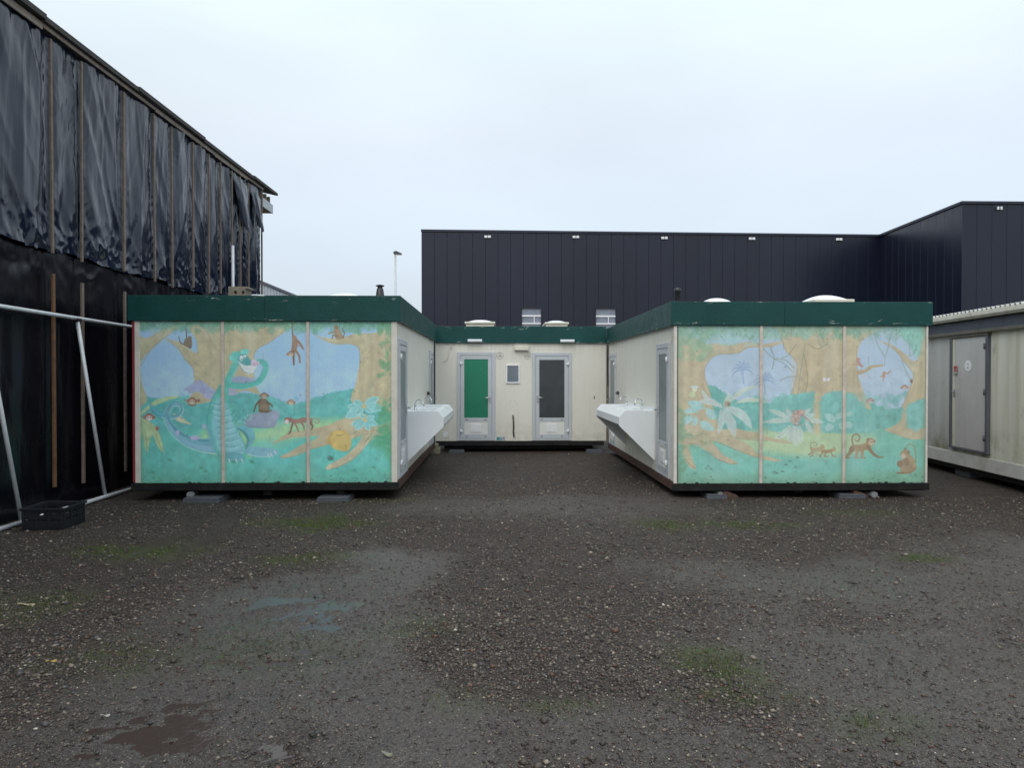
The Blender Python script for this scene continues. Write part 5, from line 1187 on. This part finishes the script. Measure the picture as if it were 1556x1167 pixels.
# bore the two holes with a boolean
for i, u in enumerate((357.5, 369)):
    h = onY(u, 444, 11.45); q = MB(); q.tube([(h.x, 11.40, h.z), (h.x, 11.60, h.z)], .027, 14); ho = q.build('bore', M['cable_dark'])
    md = K.modifiers.new('bore', 'BOOLEAN'); md.operation = 'DIFFERENCE'; md.object = ho; md.solver = 'EXACT'
    dg = bpy.context.evaluated_depsgraph_get(); ev = K.evaluated_get(dg); me = bpy.data.meshes.new_from_object(ev); K.modifiers.clear(); K.data = me
    bpy.data.objects.remove(ho)
K.location = (cx, 11.6, zb_)
for v_ in K.data.vertices: v_.co -= Vector((cx, 11.6, zb_))
tag(K, 'concrete block with two round holes lying on the dragon cabin roof', 'block')

# ---------------------------------------------------------------- sheeted shed at the left
XS = -5.95; YC = 18.75
def eave(y): return 6.44+.016*(y-9.8)
SH = thing('sheeted_shed', (XS, 10, 0), 'tall shed wrapped in black plastic sheeting held by wooden battens', 'shed')
m = MB(); m.box(-17, XS-.16, -6, YC-.02, -.05, 6.12); m.build('wall_core', M['roof_dark'], SH)
def yb(u): return onX(u, 400, XS).y
UP = [73, 118, 183, 230, 257, 289, 313, 331, 349, 361.5, 374]
ys_b = [yb(u) for u in UP]
sp = [-5.5+1.0*i for i in range(14)]; near = [y for y in sp if y < ys_b[0]-.6]
battens = np.array(near+ys_b+[YC-.06])
dgs = lambda j: np.where((j % 3) == 0, 1., -.7)
def sheet(z0f, z1f, ny, nz, off, seed, y0, y1, amp, zc=3.5, zr_=.8):
    yv = np.linspace(y0, y1, ny); t = np.linspace(0, 1, nz)
    Yg, Tg = np.meshgrid(yv, t)
    z0 = z0f(Yg); z1 = z1f(Yg); Zg = z0+(z1-z0)*Tg
    d = np.min(np.abs(Yg[..., None]-battens[None, None, :]), -1)
    j = np.clip(np.searchsorted(battens, Yg)-1, 0, len(battens)-2); gap = battens[j+1]-battens[j]; ph = np.clip((Yg-battens[j])/gap, 0, 1)
    nearb = np.exp(-d/.13)
    bul = np.sin(math.pi*ph)**.8*.055*np.clip(gap, .3, 1.0)*(.6+fbm(j*1.7, Zg*.7, seed, 2)*.8)
    fold = np.abs(fbm(Yg*2.2+.22*Zg*dgs(j), Zg*.22, seed+2, 2)-.5)*2
    dg = np.where((j % 2) == 0, 1., -1.)
    diag = np.abs(fbm((Yg*dg*1.3-.55*Zg)*2.2, (Yg*.4*dg+Zg)*.45, seed+4, 2)-.5)*2
    fine = np.abs(fbm(Yg*8+.5*Zg*dg+.8*fold, Zg*.55, seed+21, 2)-.5)*2; fin2 = np.abs(fbm((Yg*dg-.35*Zg)*11, Zg*1.1, seed+27, 2)-.5)*2
    tie = np.exp(-d/.09)*np.sin(Zg*38+d*30*dg+fbm(Yg*4, Zg*1.5, seed+6, 2)*14)*(fbm(Yg*2, Zg*1.2, seed+8, 2))
    cr = np.abs(fbm(Yg*4+Zg*1.5, Zg*2.6-Yg, seed+9, 2)-.5)*2
    cr2 = np.abs(fbm(Yg*9-Zg*4, Zg*5+Yg*2, seed+13, 2)-.5)*2
    low = np.clip(1-np.abs(Zg-zc)/zr_, 0, 1)
    dx = bul+amp*(.085*(.35-fold)+.030*(.3-diag)+.007*tie+.013*(.3-fine)+.005*(.3-fin2)*nearb*2+(.003+.075*low*low)*(.3-cr)+.022*low*low*(.3-cr2))*np.clip(d/.05, .25, 1)
    return XS+off+dx, Yg, Zg
X_, Y_, Z_ = sheet(lambda y: -.05+0*y, lambda y: 4.05+0*y, 620, 110, -.06, 31, -5.8, YC, .36, 3.22, .36)
grid_mesh('lower_plastic_sheet', X_, Y_, Z_, M['sheet_lo'], SH)
rag = lambda y: 3.44+.07*(fbm(y*2.2, y*0, 71, 3)-.5)*2+.02*np.sin(y*3.1)
X_, Y_, Z_ = sheet(rag, lambda y: eave(y)-.13, 1000, 230, -.015, 51, -5.8, YC, 1.0)
grid_mesh('upper_plastic_sheet', X_, Y_, Z_, M['sheet_up'], SH)
# torn flap between two battens and the overlap skirts
def flap(y0, y1, zt, zb_, seed, name='loose_sheet_flap', taper=.8):
    n = 26; T_, S_ = np.meshgrid(np.linspace(0, 1, n), np.linspace(0, 1, n))
    wv = fbm(T_*5, S_*3, seed, 3)-.5
    left = y0+(y1-y0)*.55*S_*taper; Yq = left+(y1-left-(y1-y0)*.25*S_)*T_
    Zq = zt+(zb_-zt)*S_*(1-.35*np.abs(T_-.45))-.12*T_*(1-S_)
    Xq = XS+.07+.09*np.sin(math.pi*np.clip(T_, 0, 1))*(.4+S_)+.06*wv+.05*S_
    grid_mesh(name, Xq, Yq, Zq, M['sheet_up'], SH)
flap(ys_b[8]+.02, ys_b[10]-.02, eave(17)-.22, 5.05, 3); flap(ys_b[10]+.1, YC-.15, eave(18)-.3, 5.3, 9)
def batten(y, z0, z1, mt, w_=.052, x=None, lean=0.0):
    m = MB(); x = XS+.03 if x is None else x
    m.add([(x, y-w_/2, z0), (x+.03, y-w_/2, z0), (x+.03, y+w_/2, z0), (x, y+w_/2, z0), (x, y-w_/2+lean, z1), (x+.03, y-w_/2+lean, z1), (x+.03, y+w_/2+lean, z1), (x, y+w_/2+lean, z1)],
          [(0, 3, 2, 1), (4, 5, 6, 7), (0, 1, 5, 4), (1, 2, 6, 5), (2, 3, 7, 6), (3, 0, 4, 7)])
    m.build('batten', mt, SH, .004)
ends = {73: 385, 118: 398, 183: 412, 230: 428, 257: 437, 289: 437, 313: 446, 331: 446}
for u, y in zip(UP, ys_b):
    z0 = onX(u, ends.get(u, 452), XS).z if u in ends else 2.6
    batten(y, z0, eave(y)-.20, M['wood_batten'], .05+.012*math.sin(u), XS+.045, .02*math.sin(u*3))
for y in near: batten(y, 3.3, eave(y)-.2, M['wood_batten'], .055, XS+.045)
batten(YC-.03, .1, eave(YC)-.15, M['wood_batten'], .06, XS+.04)
for u, vt, vb, mt in ((75.5, 416, 741, 'wood_batten_b'), (120, 430, 735, 'wood_batten'), (185, 443, 717, 'wood_batten')):
    p = onX(u, vt, XS); batten(p.y, max(.06, onX(u, vb, XS).z), p.z, M[mt], .055, XS+.03)
for y in near: batten(y+.1, .3, 3.1, M['wood_batten_b'], .055, XS+.03)
# white downpipe, eave boards, roof edge, boxed eave end
y = yb(347.5); m = MB(); m.tube([(XS+.09, y, 2.4), (XS+.09, y, onX(347.5, 373, XS).z)], .032, 10); m.build('downpipe', M['white_fix'], SH)
cuts = [-6, -2.2, 2.4, 6.6, 9.75, 12.9, 15.6, 17.6, YC+.05]
for i, (a, b) in enumerate(zip(cuts[:-1], cuts[1:])):
    ea, eb = eave(a), eave(b); dz = .018*((i*5) % 3-1)
    m = MB(); x0, x1 = XS+.06, XS+.085
    m.add([(x0, a, ea-.15+dz), (x1, a, ea-.15+dz), (x1, b-.01, eb-.15+dz), (x0, b-.01, eb-.15+dz), (x0, a, ea-.075), (x1, a, ea-.075), (x1, b-.01, eb-.075), (x0, b-.01, eb-.075)], [(0, 3, 2, 1), (4, 5, 6, 7), (0, 1, 5, 4), (1, 2, 6, 5), (2, 3, 7, 6), (3, 0, 4, 7)])
    m.build('eave_board', M['eave_wood'], SH, .004)
cuts = [-6, -1.4, 3.1, 6.9, 9.7, 12.2, 14.9, 17.9, 19.75]
for i, (a, b) in enumerate(zip(cuts[:-1], cuts[1:])):
    ea, eb = eave(a)+.012*(i % 2), eave(b)+.012*(i % 2); m = MB(); xe_ = XS+.14+.02*(i % 2)
    m.add([(xe_, a, ea-.07), (xe_, b, eb-.07), (XS-11, b, eb+2.4), (XS-11, a, ea+2.4), (xe_, a, ea), (xe_, b, eb), (XS-11, b, eb+2.5), (XS-11, a, ea+2.5)], [(0, 3, 2, 1), (4, 5, 6, 7), (0, 1, 5, 4), (1, 2, 6, 5), (2, 3, 7, 6), (3, 0, 4, 7)])
    m.build('roof_sheet', M['roof_dark'], SH)
y0, y1 = YC+.03, YC+.85; ze = onX(410, 300, XS).z
m = MB(); m.box(XS-.62, XS+.05, y0, y1-.04, 6.04, 6.06); m.build('soffit', M['eave_tan'], SH)
m = MB(); m.box(XS+.05, XS+.075, y0, y1, 6.04, 6.27); m.box(XS-.62, XS+.05, y1-.04, y1, 6.061, 6.27); m.build('boxed_eave', M['eave_white'], SH, .004)
for k in range(3): m = MB(); yy = y0+.1+k*.3; m.box(XS-.5, XS+.02, yy, yy+.06, 6.28, 6.46); m.build('rafter_end', M['eave_wood'], SH)

# ---------------------------------------------------------------- galvanised frame leaning on the shed
FR = thing('pipe_frame', (-5.72, 10.5, 0), 'galvanised pipe frame leaning against the black plastic sheeting', 'frame')
def pipe(pts, r, nm, n=10): m = MB(); m.tube(pts, r, n); return m.build(nm, M['galv'], FR)
xt = XS+.14
ra, rb = onX(0, 465, xt), onX(206, 497.5, xt); dr = (rb-ra).normalized()
pipe([ra-dr*2.6, ra, rb, rb+dr*.25], .026, 'top_rail')
xg = -5.70
b1_ = onX(160, 755, xg); t1 = onX(117.5, 488, xt); b2_ = onX(33, 795, xg); t2 = b2_+(t1-b1_)
pipe([(b1_.x, b1_.y, .04), t1], .026, 'leaning_post'); pipe([(b2_.x, b2_.y, .04), (t2.x, t2.y, t1.z)], .026, 'leaning_post')
b3 = b2_+(b2_-b1_); t3 = t2+(b2_-b1_); pipe([(b3.x, b3.y, .04), (t3.x, t3.y, t1.z)], .026, 'leaning_post')
pipe([(b2_.x+.01, b2_.y+.28, .035), (b1_.x+.02, b1_.y, .035), (b1_.x+.05, b1_.y+1.35, .035)], .028, 'ground_rail')
pipe([(b2_.x+.02, b2_.y-2.2, .035), (b2_.x+.01, b2_.y+.05, .035)], .028, 'ground_rail')
for p in (t1, t2): m = MB(); m.tube([(p.x, p.y-.05, t1.z+.02), (p.x, p.y+.05, t1.z+.02)], .036, 10); m.build('clamp', M['black_plastic'], FR)
# black crates beside it
def crate(x, y, rz, w_, d, h, label):
    C_ = thing('plastic_crate', (x, y, 0), label, 'crate', None, rz)
    m = LMB(); m.box(-w_/2, w_/2, -d/2, d/2, .0, .015); m.build('bottom', M['crate'], C_)
    for nm, (x0, x1, y0, y1) in (('side', (-w_/2, w_/2, -d/2, -d/2+.015)), ('side', (-w_/2, w_/2, d/2-.015, d/2)), ('side', (-w_/2, -w_/2+.015, -d/2+.016, d/2-.016)), ('side', (w_/2-.015, w_/2, -d/2+.016, d/2-.016))):
        m = LMB(); m.box(x0, x1, y0, y1, .016, h*.42); m.box(x0, x1, y0, y1, h*.50, h*.70); m.box(x0, x1, y0, y1, h*.78, h)
        horiz = (x1-x0) > (y1-y0)
        for k in range(4):
            if horiz: xx = x0+(x1-x0-.03)*k/3; m.box(xx, xx+.03, y0-.008, y1+.004, .016, h-.004)
            else: yy = y0+(y1-y0-.03)*k/3; m.box(x0-.004, x1+.008, yy, yy+.03, .016, h-.004)
        m.build(nm, M['crate'], C_, .003)
    m = LMB(); r_ = .02
    m.box(-w_/2-r_, w_/2+r_, -d/2-r_, -d/2-.001, h-.02, h+.008); m.box(-w_/2-r_, w_/2+r_, d/2+.001, d/2+r_, h-.02, h+.008); m.box(-w_/2-r_, -w_/2-.001, -d/2, d/2, h-.02, h+.008); m.box(w_/2+.001, w_/2+r_, -d/2, d/2, h-.02, h+.008)
    m.build('rim', M['crate'], C_, .004)
    return C_
crate(-5.27, 8.90, R(3), .46, .50, .25, 'black plastic crate on the gravel beside the leaning galvanised pipes')

# ---------------------------------------------------------------- navy hall behind
YH = 55.0
hx0 = onY(640, 400, YH).x; zh = onY(640, 349, YH).z; hx1 = 29.5
HA = thing('industrial_hall', (10, YH+8, 0), 'long navy metal-clad industrial hall with a projecting wing', 'hall')
yslope = .045
m = MB(); m.add([(hx0+.1, YH+.42, 0), (hx1+.3, YH+1.72, 0), (hx1+.3, YH+25, 0), (hx0+.1, YH+25, 0), (hx0+.1, YH+.42, zh-.1), (hx1+.3, YH+1.72, zh-.1), (hx1+.3, YH+25, zh-.1), (hx0+.1, YH+25, zh-.1)], [(0, 3, 2, 1), (4, 5, 6, 7), (0, 1, 5, 4), (1, 2, 6, 5), (2, 3, 7, 6), (3, 0, 4, 7)]); m.build('core', M['seam_glint_coping'], HA)
pw = (onY(778.6, 400, YH).x-onY(759.4, 400, YH).x); npan = int(round((hx1-hx0)/pw)); pw = (hx1-hx0)/npan
WIN = [(onY(792, 466, YH), onY(824, 500, YH)), (onY(906, 466, YH), onY(939, 500, YH))]
zwt = WIN[0][0].z; zwb = zwt-2.3
pm = {}
def panel(x, y, dx, dy, z0, z1, name='cladding_panel'):
    """one upright sandwich panel from (x,y) to (x+dx,y+dy)"""
    L = math.hypot(dx, dy); key = (round(L, 3), round(z0, 2), round(z1, 2))
    if key not in pm:
        q = LMB(); g = .004; mid = [L*.25, L*.5, L*.75]
        q.prism([(g, .2), (g, 0), (g+.012, -.014), (L-g-.012, -.014), (L-g, 0), (L-g, .2)], z0, z1, 'z')
        o = q.build(name, M['navy'], None); o.data.materials.append(M['seam_glint_coping']); pm[key] = o.data
        for pg in o.data.polygons:
            if abs(pg.normal.x) > .3 and abs(pg.normal.y) > .3: pg.material_index = 1  # joint chamfers coloured lighter, a painted sky reflection
        bpy.data.objects.remove(o)
    o = bpy.data.objects.new(name, pm[key]); link(o, HA)
    off = origin(HA); o.location = (x-off.x, y-off.y, 0); o.rotation_euler = (0, 0, math.atan2(dy, dx)); return o
def hy(x): return YH+.2+(x-hx0)/(hx1-hx0)*1.3
for i in range(npan):
    a = hx0+i*pw; b = a+pw; hit = None
    spans = [(0.0, zh)]
    for (p, q) in WIN:
        if a < q.x-.05 and b > p.x+.05: hit = (p.x, q.x)
    if hit is None: panel(a, hy(a), pw, hy(b)-hy(a), 0, zh)
    else:
        panel(a, hy(a), pw, hy(b)-hy(a), zwt, zh); panel(a, hy(a), pw, hy(b)-hy(a), 0, zwb)
        if a < hit[0]-.03: panel(a, hy(a), hit[0]-a, hy(hit[0])-hy(a), zwb, zwt)
        if b > hit[1]+.03: panel(hit[1], hy(hit[1]), b-hit[1], hy(b)-hy(hit[1]), zwb, zwt)
for p, q in WIN:
    x0, x1 = p.x, q.x; y = hy(x0); f = .07
    m = MB(); m.box(x0, x0+f, y-.02, y+.14, zwb, zwt); m.box(x1-f, x1, y-.02, y+.14, zwb, zwt); m.box(x0+f, x1-f, y-.02, y+.14, zwt-f, zwt); m.box(x0+f, x1-f, y-.02, y+.14, zwb, zwb+f)
    W = m.build('window', M['navy'], HA); m = MB(); m.box(x0+f, x1-f, y+.12, y+.14, zwb+f, zwt-f); m.build('pane', M['glass_hall'], W)
    zr = onY(800, 479, YH).z; m = MB(); m.box(x0+f, x1-f, y+.05, y+.11, zr-.06, zr+.06); m.box(x0+f, x1-f, y+.05, y+.11, zr-.62, zr-.52); m.box((x0+x1)/2+.18, (x0+x1)/2+.24, y+.055, y+.105, zr-.52, zr-.06); m.build('mullion', M['white_fix'], W)
# wing: side wall, front wall
xw = 29.5; yw0 = onY(1462, 310, 1).y; Yw = 0
# depth where the wing's corner stands: same x as the inner corner
Yw = 45.6; xw2 = onY(1462, 400, Yw).x
n = 11; ddx = (xw2-hx1)/n; ddy = (Yw-hy(hx1))/n
for i in range(n): panel(hx1+ddx*i, hy(hx1)+ddy*i, ddx, ddy, 0, zh)
m = MB(); m.add([(hx1+.2, hy(hx1), 0), (xw2+.2, Yw+.12, 0), (xw2+26, Yw+.12, 0), (hx1+26, hy(hx1), 0), (hx1+.2, hy(hx1), zh-.1), (xw2+.2, Yw+.12, zh-.1), (xw2+26, Yw+.12, zh-.1), (hx1+26, hy(hx1), zh-.1)], [(0, 1, 2, 3), (7, 6, 5, 4), (0, 4, 5, 1), (1, 5, 6, 2), (2, 6, 7, 3), (3, 7, 4, 0)]); m.build('wing_core', M['seam_glint_coping'], HA)
for i in range(12): panel(xw2+pw*i, Yw+.05, pw, 0.012, 0, zh)
# copings
def coping(a, b, z):
    a, b = Vector(a), Vector(b); d = (b-a).normalized(); nrm = Vector((d.y, -d.x, 0))*.10
    m = MB(); vs = []
    for z_ in (z-.10, z+.06):
        for p in (a, b):
            for s_ in (1, -1.5): q = p+nrm*s_; vs.append((q.x, q.y, z_))
    m.add(vs, [(0, 1, 3, 2), (4, 6, 7, 5), (0, 2, 6, 4), (1, 5, 7, 3), (0, 4, 5, 1), (2, 3, 7, 6)]); m.build('coping', M['seam_glint_coping'], HA)
coping((hx0-.03, hy(hx0)-.02, 0), (hx1, hy(hx1)-.02, 0), zh); coping((hx1-.02, hy(hx1), 0), (xw2-.02, Yw, 0), zh+.005); coping((xw2-.1, Yw, 0), (xw2+14, Yw+.15, 0), zh+.01)
# white twin fittings under the coping
fx = [(741, 359.5), (875, 360), (1009.5, 361.5), (1142.5, 362.5), (1275, 363.5)]
for u, v in fx:
    Y = YH+.1+(u-640)/705*1.3; c = onY(u, v, Y); y = hy(c.x)-.06
    for sgn in (-.13, .13):
        m = MB(); m.box(c.x+sgn-.11, c.x+sgn+.11, y-.10, y, c.z-.09, c.z+.09); m.build('wall_fitting', M['white_fix'], HA, .02)
c = onY(1518, 316.5, Yw)
for sgn in (-.10, .10): m = MB(); m.box(c.x+sgn-.05, c.x+sgn+.05, Yw-.12, Yw, c.z-.10, c.z+.10); m.build('wall_fitting', M['white_fix'], HA, .02)

# ---------------------------------------------------------------- far pale shed and street lamp
Yf = 62.0; p0, p1 = onY(399, 430, Yf), onY(453, 452.5, Yf)
FS = thing('far_shed', (p1.x-8, Yf+6, 0), 'pale grey ribbed shed with a sloping roof far behind the plastic-sheeted shed', 'shed')
sl_ = (p0.z-p1.z)/(p1.x-p0.x); apx = p1.x-9; apz = p1.z+9*sl_
n = 36
for i in range(n):
    xa_ = p1.x-9+9*i/n; xb_ = p1.x-9+9*(i+1)/n
    m = MB(); za, zb2 = apz-(xa_-apx)*sl_, apz-(xb_-apx)*sl_
    m.prism([(xa_+.012, 0), (xb_-.012, 0), (xb_-.012, zb2-.08), (xa_+.012, za-.08)], Yf-.03, Yf+.05, 'y'); m.build('cladding_panel', M['shed_grey'], FS)
m = MB(); m.prism([(p1.x-18, 0), (p1.x, 0), (p1.x, p1.z-.1), (apx, apz-.1), (p1.x-18, p1.z-.1)], Yf+.06, Yf+14, 'y'); m.build('core', M['shed_grey'], FS)
m = MB(); m.prism([(p1.x+.2, p1.z-.12), (p1.x+.2, p1.z+.06), (apx, apz+.1), (apx, apz-.08)], Yf-.2, Yf+14.2, 'y'); m.build('roof_edge', M['band'], FS)
Yp = 40.0; pt = onY(600.5, 384, Yp)
LP = thing('street_lamp', (pt.x, Yp, 0), 'slim pale street lamp post standing left of the navy hall', 'street lamp')
m = MB(); m.tube([(pt.x, Yp, 0), (pt.x, Yp, 3), (pt.x, Yp, pt.z+.02)], [.085, .08, .06], 10); m.build('post', M['pole'], LP)
m = MB(); a = pt.x-.09; z = pt.z
m.add([(a, Yp-.12, z-.05), (a+.44, Yp-.12, z-.09), (a+.44, Yp+.12, z-.09), (a, Yp+.12, z-.05), (a, Yp-.1, z+.05), (a+.14, Yp-.1, z+.10), (a+.14, Yp+.1, z+.10), (a, Yp+.1, z+.05), (a+.44, Yp-.1, z-.03), (a+.44, Yp+.1, z-.03)],
      [(0, 3, 2, 1), (4, 5, 6, 7), (5, 8, 9, 6), (0, 1, 8, 5, 4), (3, 7, 6, 9, 2), (0, 4, 7, 3), (1, 2, 9, 8)]); H = m.build('lamp_head', M['black_plastic'], LP, .015)
m = MB(); m.box(a+.16, a+.42, Yp-.09, Yp+.09, z-.11, z-.09); m.build('diffuser', M['white_fix'], H)

# ---------------------------------------------------------------- grimy beige cabin at the right
ang = math.atan(.114)
BC = thing('beige_cabin', (8.0, 11.24, 0), 'grimy beige site cabin with a grey door and corrugated roof', 'cabin', None, -ang)
# local frame: +y runs away from the camera along the wall, wall face at x = 0 facing -x
def loc(u, v):
    """photograph point on the cabin's wall plane -> local (y, z)"""
    d = ray(u, v); t = (8.0-.114*11.24)/(d.x-.114*d.y); q = Vector((d.x*t-8.0, d.y*t-11.24))
    return q.x*math.sin(ang)+q.y*math.cos(ang), CAM_H+d.z*t
def LB(x0, x1, y0, y1, z0, z1, nm, mt, par=None, bev=.004): m = LMB(); m.box(x0, x1, y0, y1, z0, z1); return m.build(nm, M[mt], par or BC, bev)
yd0, _ = loc(1446.6, 600); yd1, _ = loc(1505, 600)
zt_ = loc(1550, 497)[1]; zsb = loc(1550, 729)[1]; zst = loc(1550, 706)[1]; zdt = loc(1475, 512)[1]; zdb = loc(1475, 683)[1]
yn, yf = -5.0, 5.8
LB(.12, 2.6, yn, yf, zsb+.02, zt_+.2, 'core', 'beige_grey')
LB(0, .118, yn, yd1-.002, zst, zt_, 'wall_panel', 'beige'); LB(0.004, .118, yd0+.002, yf, zst, zt_, 'wall_panel', 'beige_grey')
LB(0.003, .118, yd1, yd0, zst, zdb-.03, 'wall_panel', 'beige_grey'); LB(0.006, .118, yd1, yd0, zdt+.06, zt_, 'lintel_panel', 'lintel')
LB(-.02, .119, yn, yf, zsb, zst-.002, 'base_sill', 'pale_beam', None, .01); LB(.06, 2.4, yn, yf, zsb-.10, zsb-.002, 'floor_beam', 'black_beam')
fwid = .075
DF = LMB(); DF.box(-.05, .02, yd1, yd1+fwid, zdb-.03, zdt); DF.box(-.05, .02, yd0-fwid, yd0, zdb-.03, zdt); DF.box(-.05, .02, yd1+fwid, yd0-fwid, zdb-.03, zdb)
DFo = DF.build('door_frame', M['door_frame_dark'], BC, .006)
LB(-.06, .02, yd1-.02, yd0+.05, zdt, zdt+.10, 'lintel', 'lintel', BC, .006)
DR = LB(-.025, .015, yd1+fwid+.006, yd0-fwid-.006, zdb+.006, zdt-.006, 'door', 'grey_door', BC, .004)
LB(-.034, -.026, yd0-fwid-.09, yd0-fwid-.008, zdb+.01, zdt-.01, 'edge_strip', 'beige', DR, .002)
yy, zz = loc(1452.5, 595); m = LMB(); m.box(-.036, -.026, yy-.03, yy+.02, zz-.10, zz+.04); m.tube([(-.03, yy-.01, zz+.01), (-.08, yy-.01, zz+.01), (-.085, yy-.13, zz+.01)], .011, 8); m.build('handle', M['chrome'], DR)
for v in (526, 596, 666): yy, zz = loc(1500, v); m = LMB(); m.tube([(-.06, yd1+fwid, zz-.05), (-.06, yd1+fwid, zz+.05)], .018, 8); m.build('hinge', M['door_frame_dark'], DR)
yy, zz = loc(1473.5, 555.5); m = LMB(); n = 24
m.add([(-.028, yy, zz)]+[(-.028, yy+.115*math.cos(2*math.pi*k/n), zz+.095*math.sin(2*math.pi*k/n)) for k in range(n)], [(0, 1+k, 1+(k+1) % n) for k in range(n)]); S = m.build('round_sticker', M['white_fix'], DR)
m = LMB(); m.box(-.032, -.029, yy-.015, yy+.02, zz-.05, zz-.02); m.box(-.032, -.029, yy-.04, yy+.05, zz+.02, zz+.03); m.build('sticker_print', M['ink'], S)
yy, zz = loc(1455.5, 561); m = LMB(); m.box(-.040, -.036, yy-.055, yy+.06, zz-.10, zz+.06); S = m.build('warning_notice', M['grey_door'], DR)
m = LMB(); m.box(-.044, -.041, yy-.05, yy+.055, zz+.0, zz+.055); m.box(-.044, -.041, yy-.05, yy+.055, zz-.04, zz-.012); m.build('red_print', M['red_sign'], S)
m = LMB(); m.box(-.044, -.041, yy-.05, yy+.055, zz-.09, zz-.06); m.build('grey_print', M['ink'], S)
# band, gutter, corrugated roof
LB(-.07, .10, yn, yf, zt_+.002, zt_+.20, 'upper_band', 'band', None, .008); LB(-.09, -.02, yn, yf, zt_-.03, zt_+.03, 'band_edge', 'lintel', None, .012)
m = LMB(); zg = zt_+.23
m.prism([(-.20, zg+.09), (-.205, zg+.02), (-.17, zg-.02), (-.08, zg-.02), (-.072, zg+.0), (-.072, zg+.05), (-.085, zg+.05), (-.09, zg), (-.165, zg), (-.185, zg+.03), (-.185, zg+.09)], yn, yf, 'y'); m.build('gutter', M['gutter'], BC, .004)
# corrugated sheet: waves run across the roof, seen end-on above the gutter
nn = int((yf-yn)/.0165); vs = []; fs = []
for k in range(nn+1):
    y = yn+(yf-yn)*k/nn; wz = .030*math.sin(2*math.pi*y/.132)
    for x, z in ((-.15, zg+.105), (2.7, zg+.32), (-.15, zg+.094), (2.7, zg+.309)): vs.append((x, y, z+wz))
for k in range(nn):
    a = k*4; b = a+4; fs += [(a, a+1, b+1, b), (a+2, b+2, b+3, a+3), (a, b, b+2, a+2)]
m = LMB(); m.add(vs, fs); m.build('corrugated_roof', M['corrugated'], BC)
LB(-.06, 2.55, yn, yf, zg-.01, zg+.062, 'roof_batten', 'roof_dark')
for y in (-4.2, -1.2, 1.8, 4.6):
    m = LMB(); m.box(.1, .5, y-.25, y+.25, -.02, zsb-.102); o = m.build('foot_block', M['slab'], BC)

# ---------------------------------------------------------------- a few scraps on the gravel
def leaf(u, v, rz, L, w_, c, label):
    p = onG(u, v); z = float(fields(np.array([[p.x]]), np.array([[p.y]]))[0][0, 0]); m = MB(); n = 7; vs = []; fs = []
    for k in range(n): t = k/(n-1); ww = w_*math.sin(math.pi*min(.98, t*.9+.05)); vs += [((t-.5)*L, -ww, .006*math.sin(6*t)), ((t-.5)*L, 0, .002+.006*math.sin(6*t+1)), ((t-.5)*L, ww, .005*math.sin(6*t+2))]
    for k in range(n-1): a = 3*k; fs += [(a, a+1, a+4, a+3), (a+1, a+2, a+5, a+4)]
    m.add(vs, fs, True); o = m.build('fallen_leaf', mat('leaf_'+c[0], c[1], .6, var=.2, scale=40)); o.location = (p.x, p.y, max(z, -.02)+.014); o.rotation_euler = (.05, .08, rz); return tag(o, label, 'leaf')
leaf(40, 921, .1, .13, .018, ('straw', (.42, .36, .20)), 'straw-coloured dry leaf lying on the mossy gravel')
leaf(78, 1008, .6, .06, .015, ('yellow', (.36, .24, .05)), 'small yellow leaf lying on the dark gravel')
leaf(160, 1088, .3, .045, .010, ('pale', (.34, .33, .30)), 'pale grey scrap lying near the reddish muddy puddle')
leaf(588, 1153, -.4, .06, .015, ('olive', (.17, .17, .12)), 'olive-grey leaf lying on the smooth wet mud')
print('objects', len(bpy.data.objects), 'tris', sum(sum(len(p.vertices)-2 for p in o.data.polygons) if len(o.data.polygons) < 5000 else len(o.data.polygons)*(2 if len(o.data.polygons[0].vertices) == 4 else 1) for o in bpy.data.objects if o.type == 'MESH'))
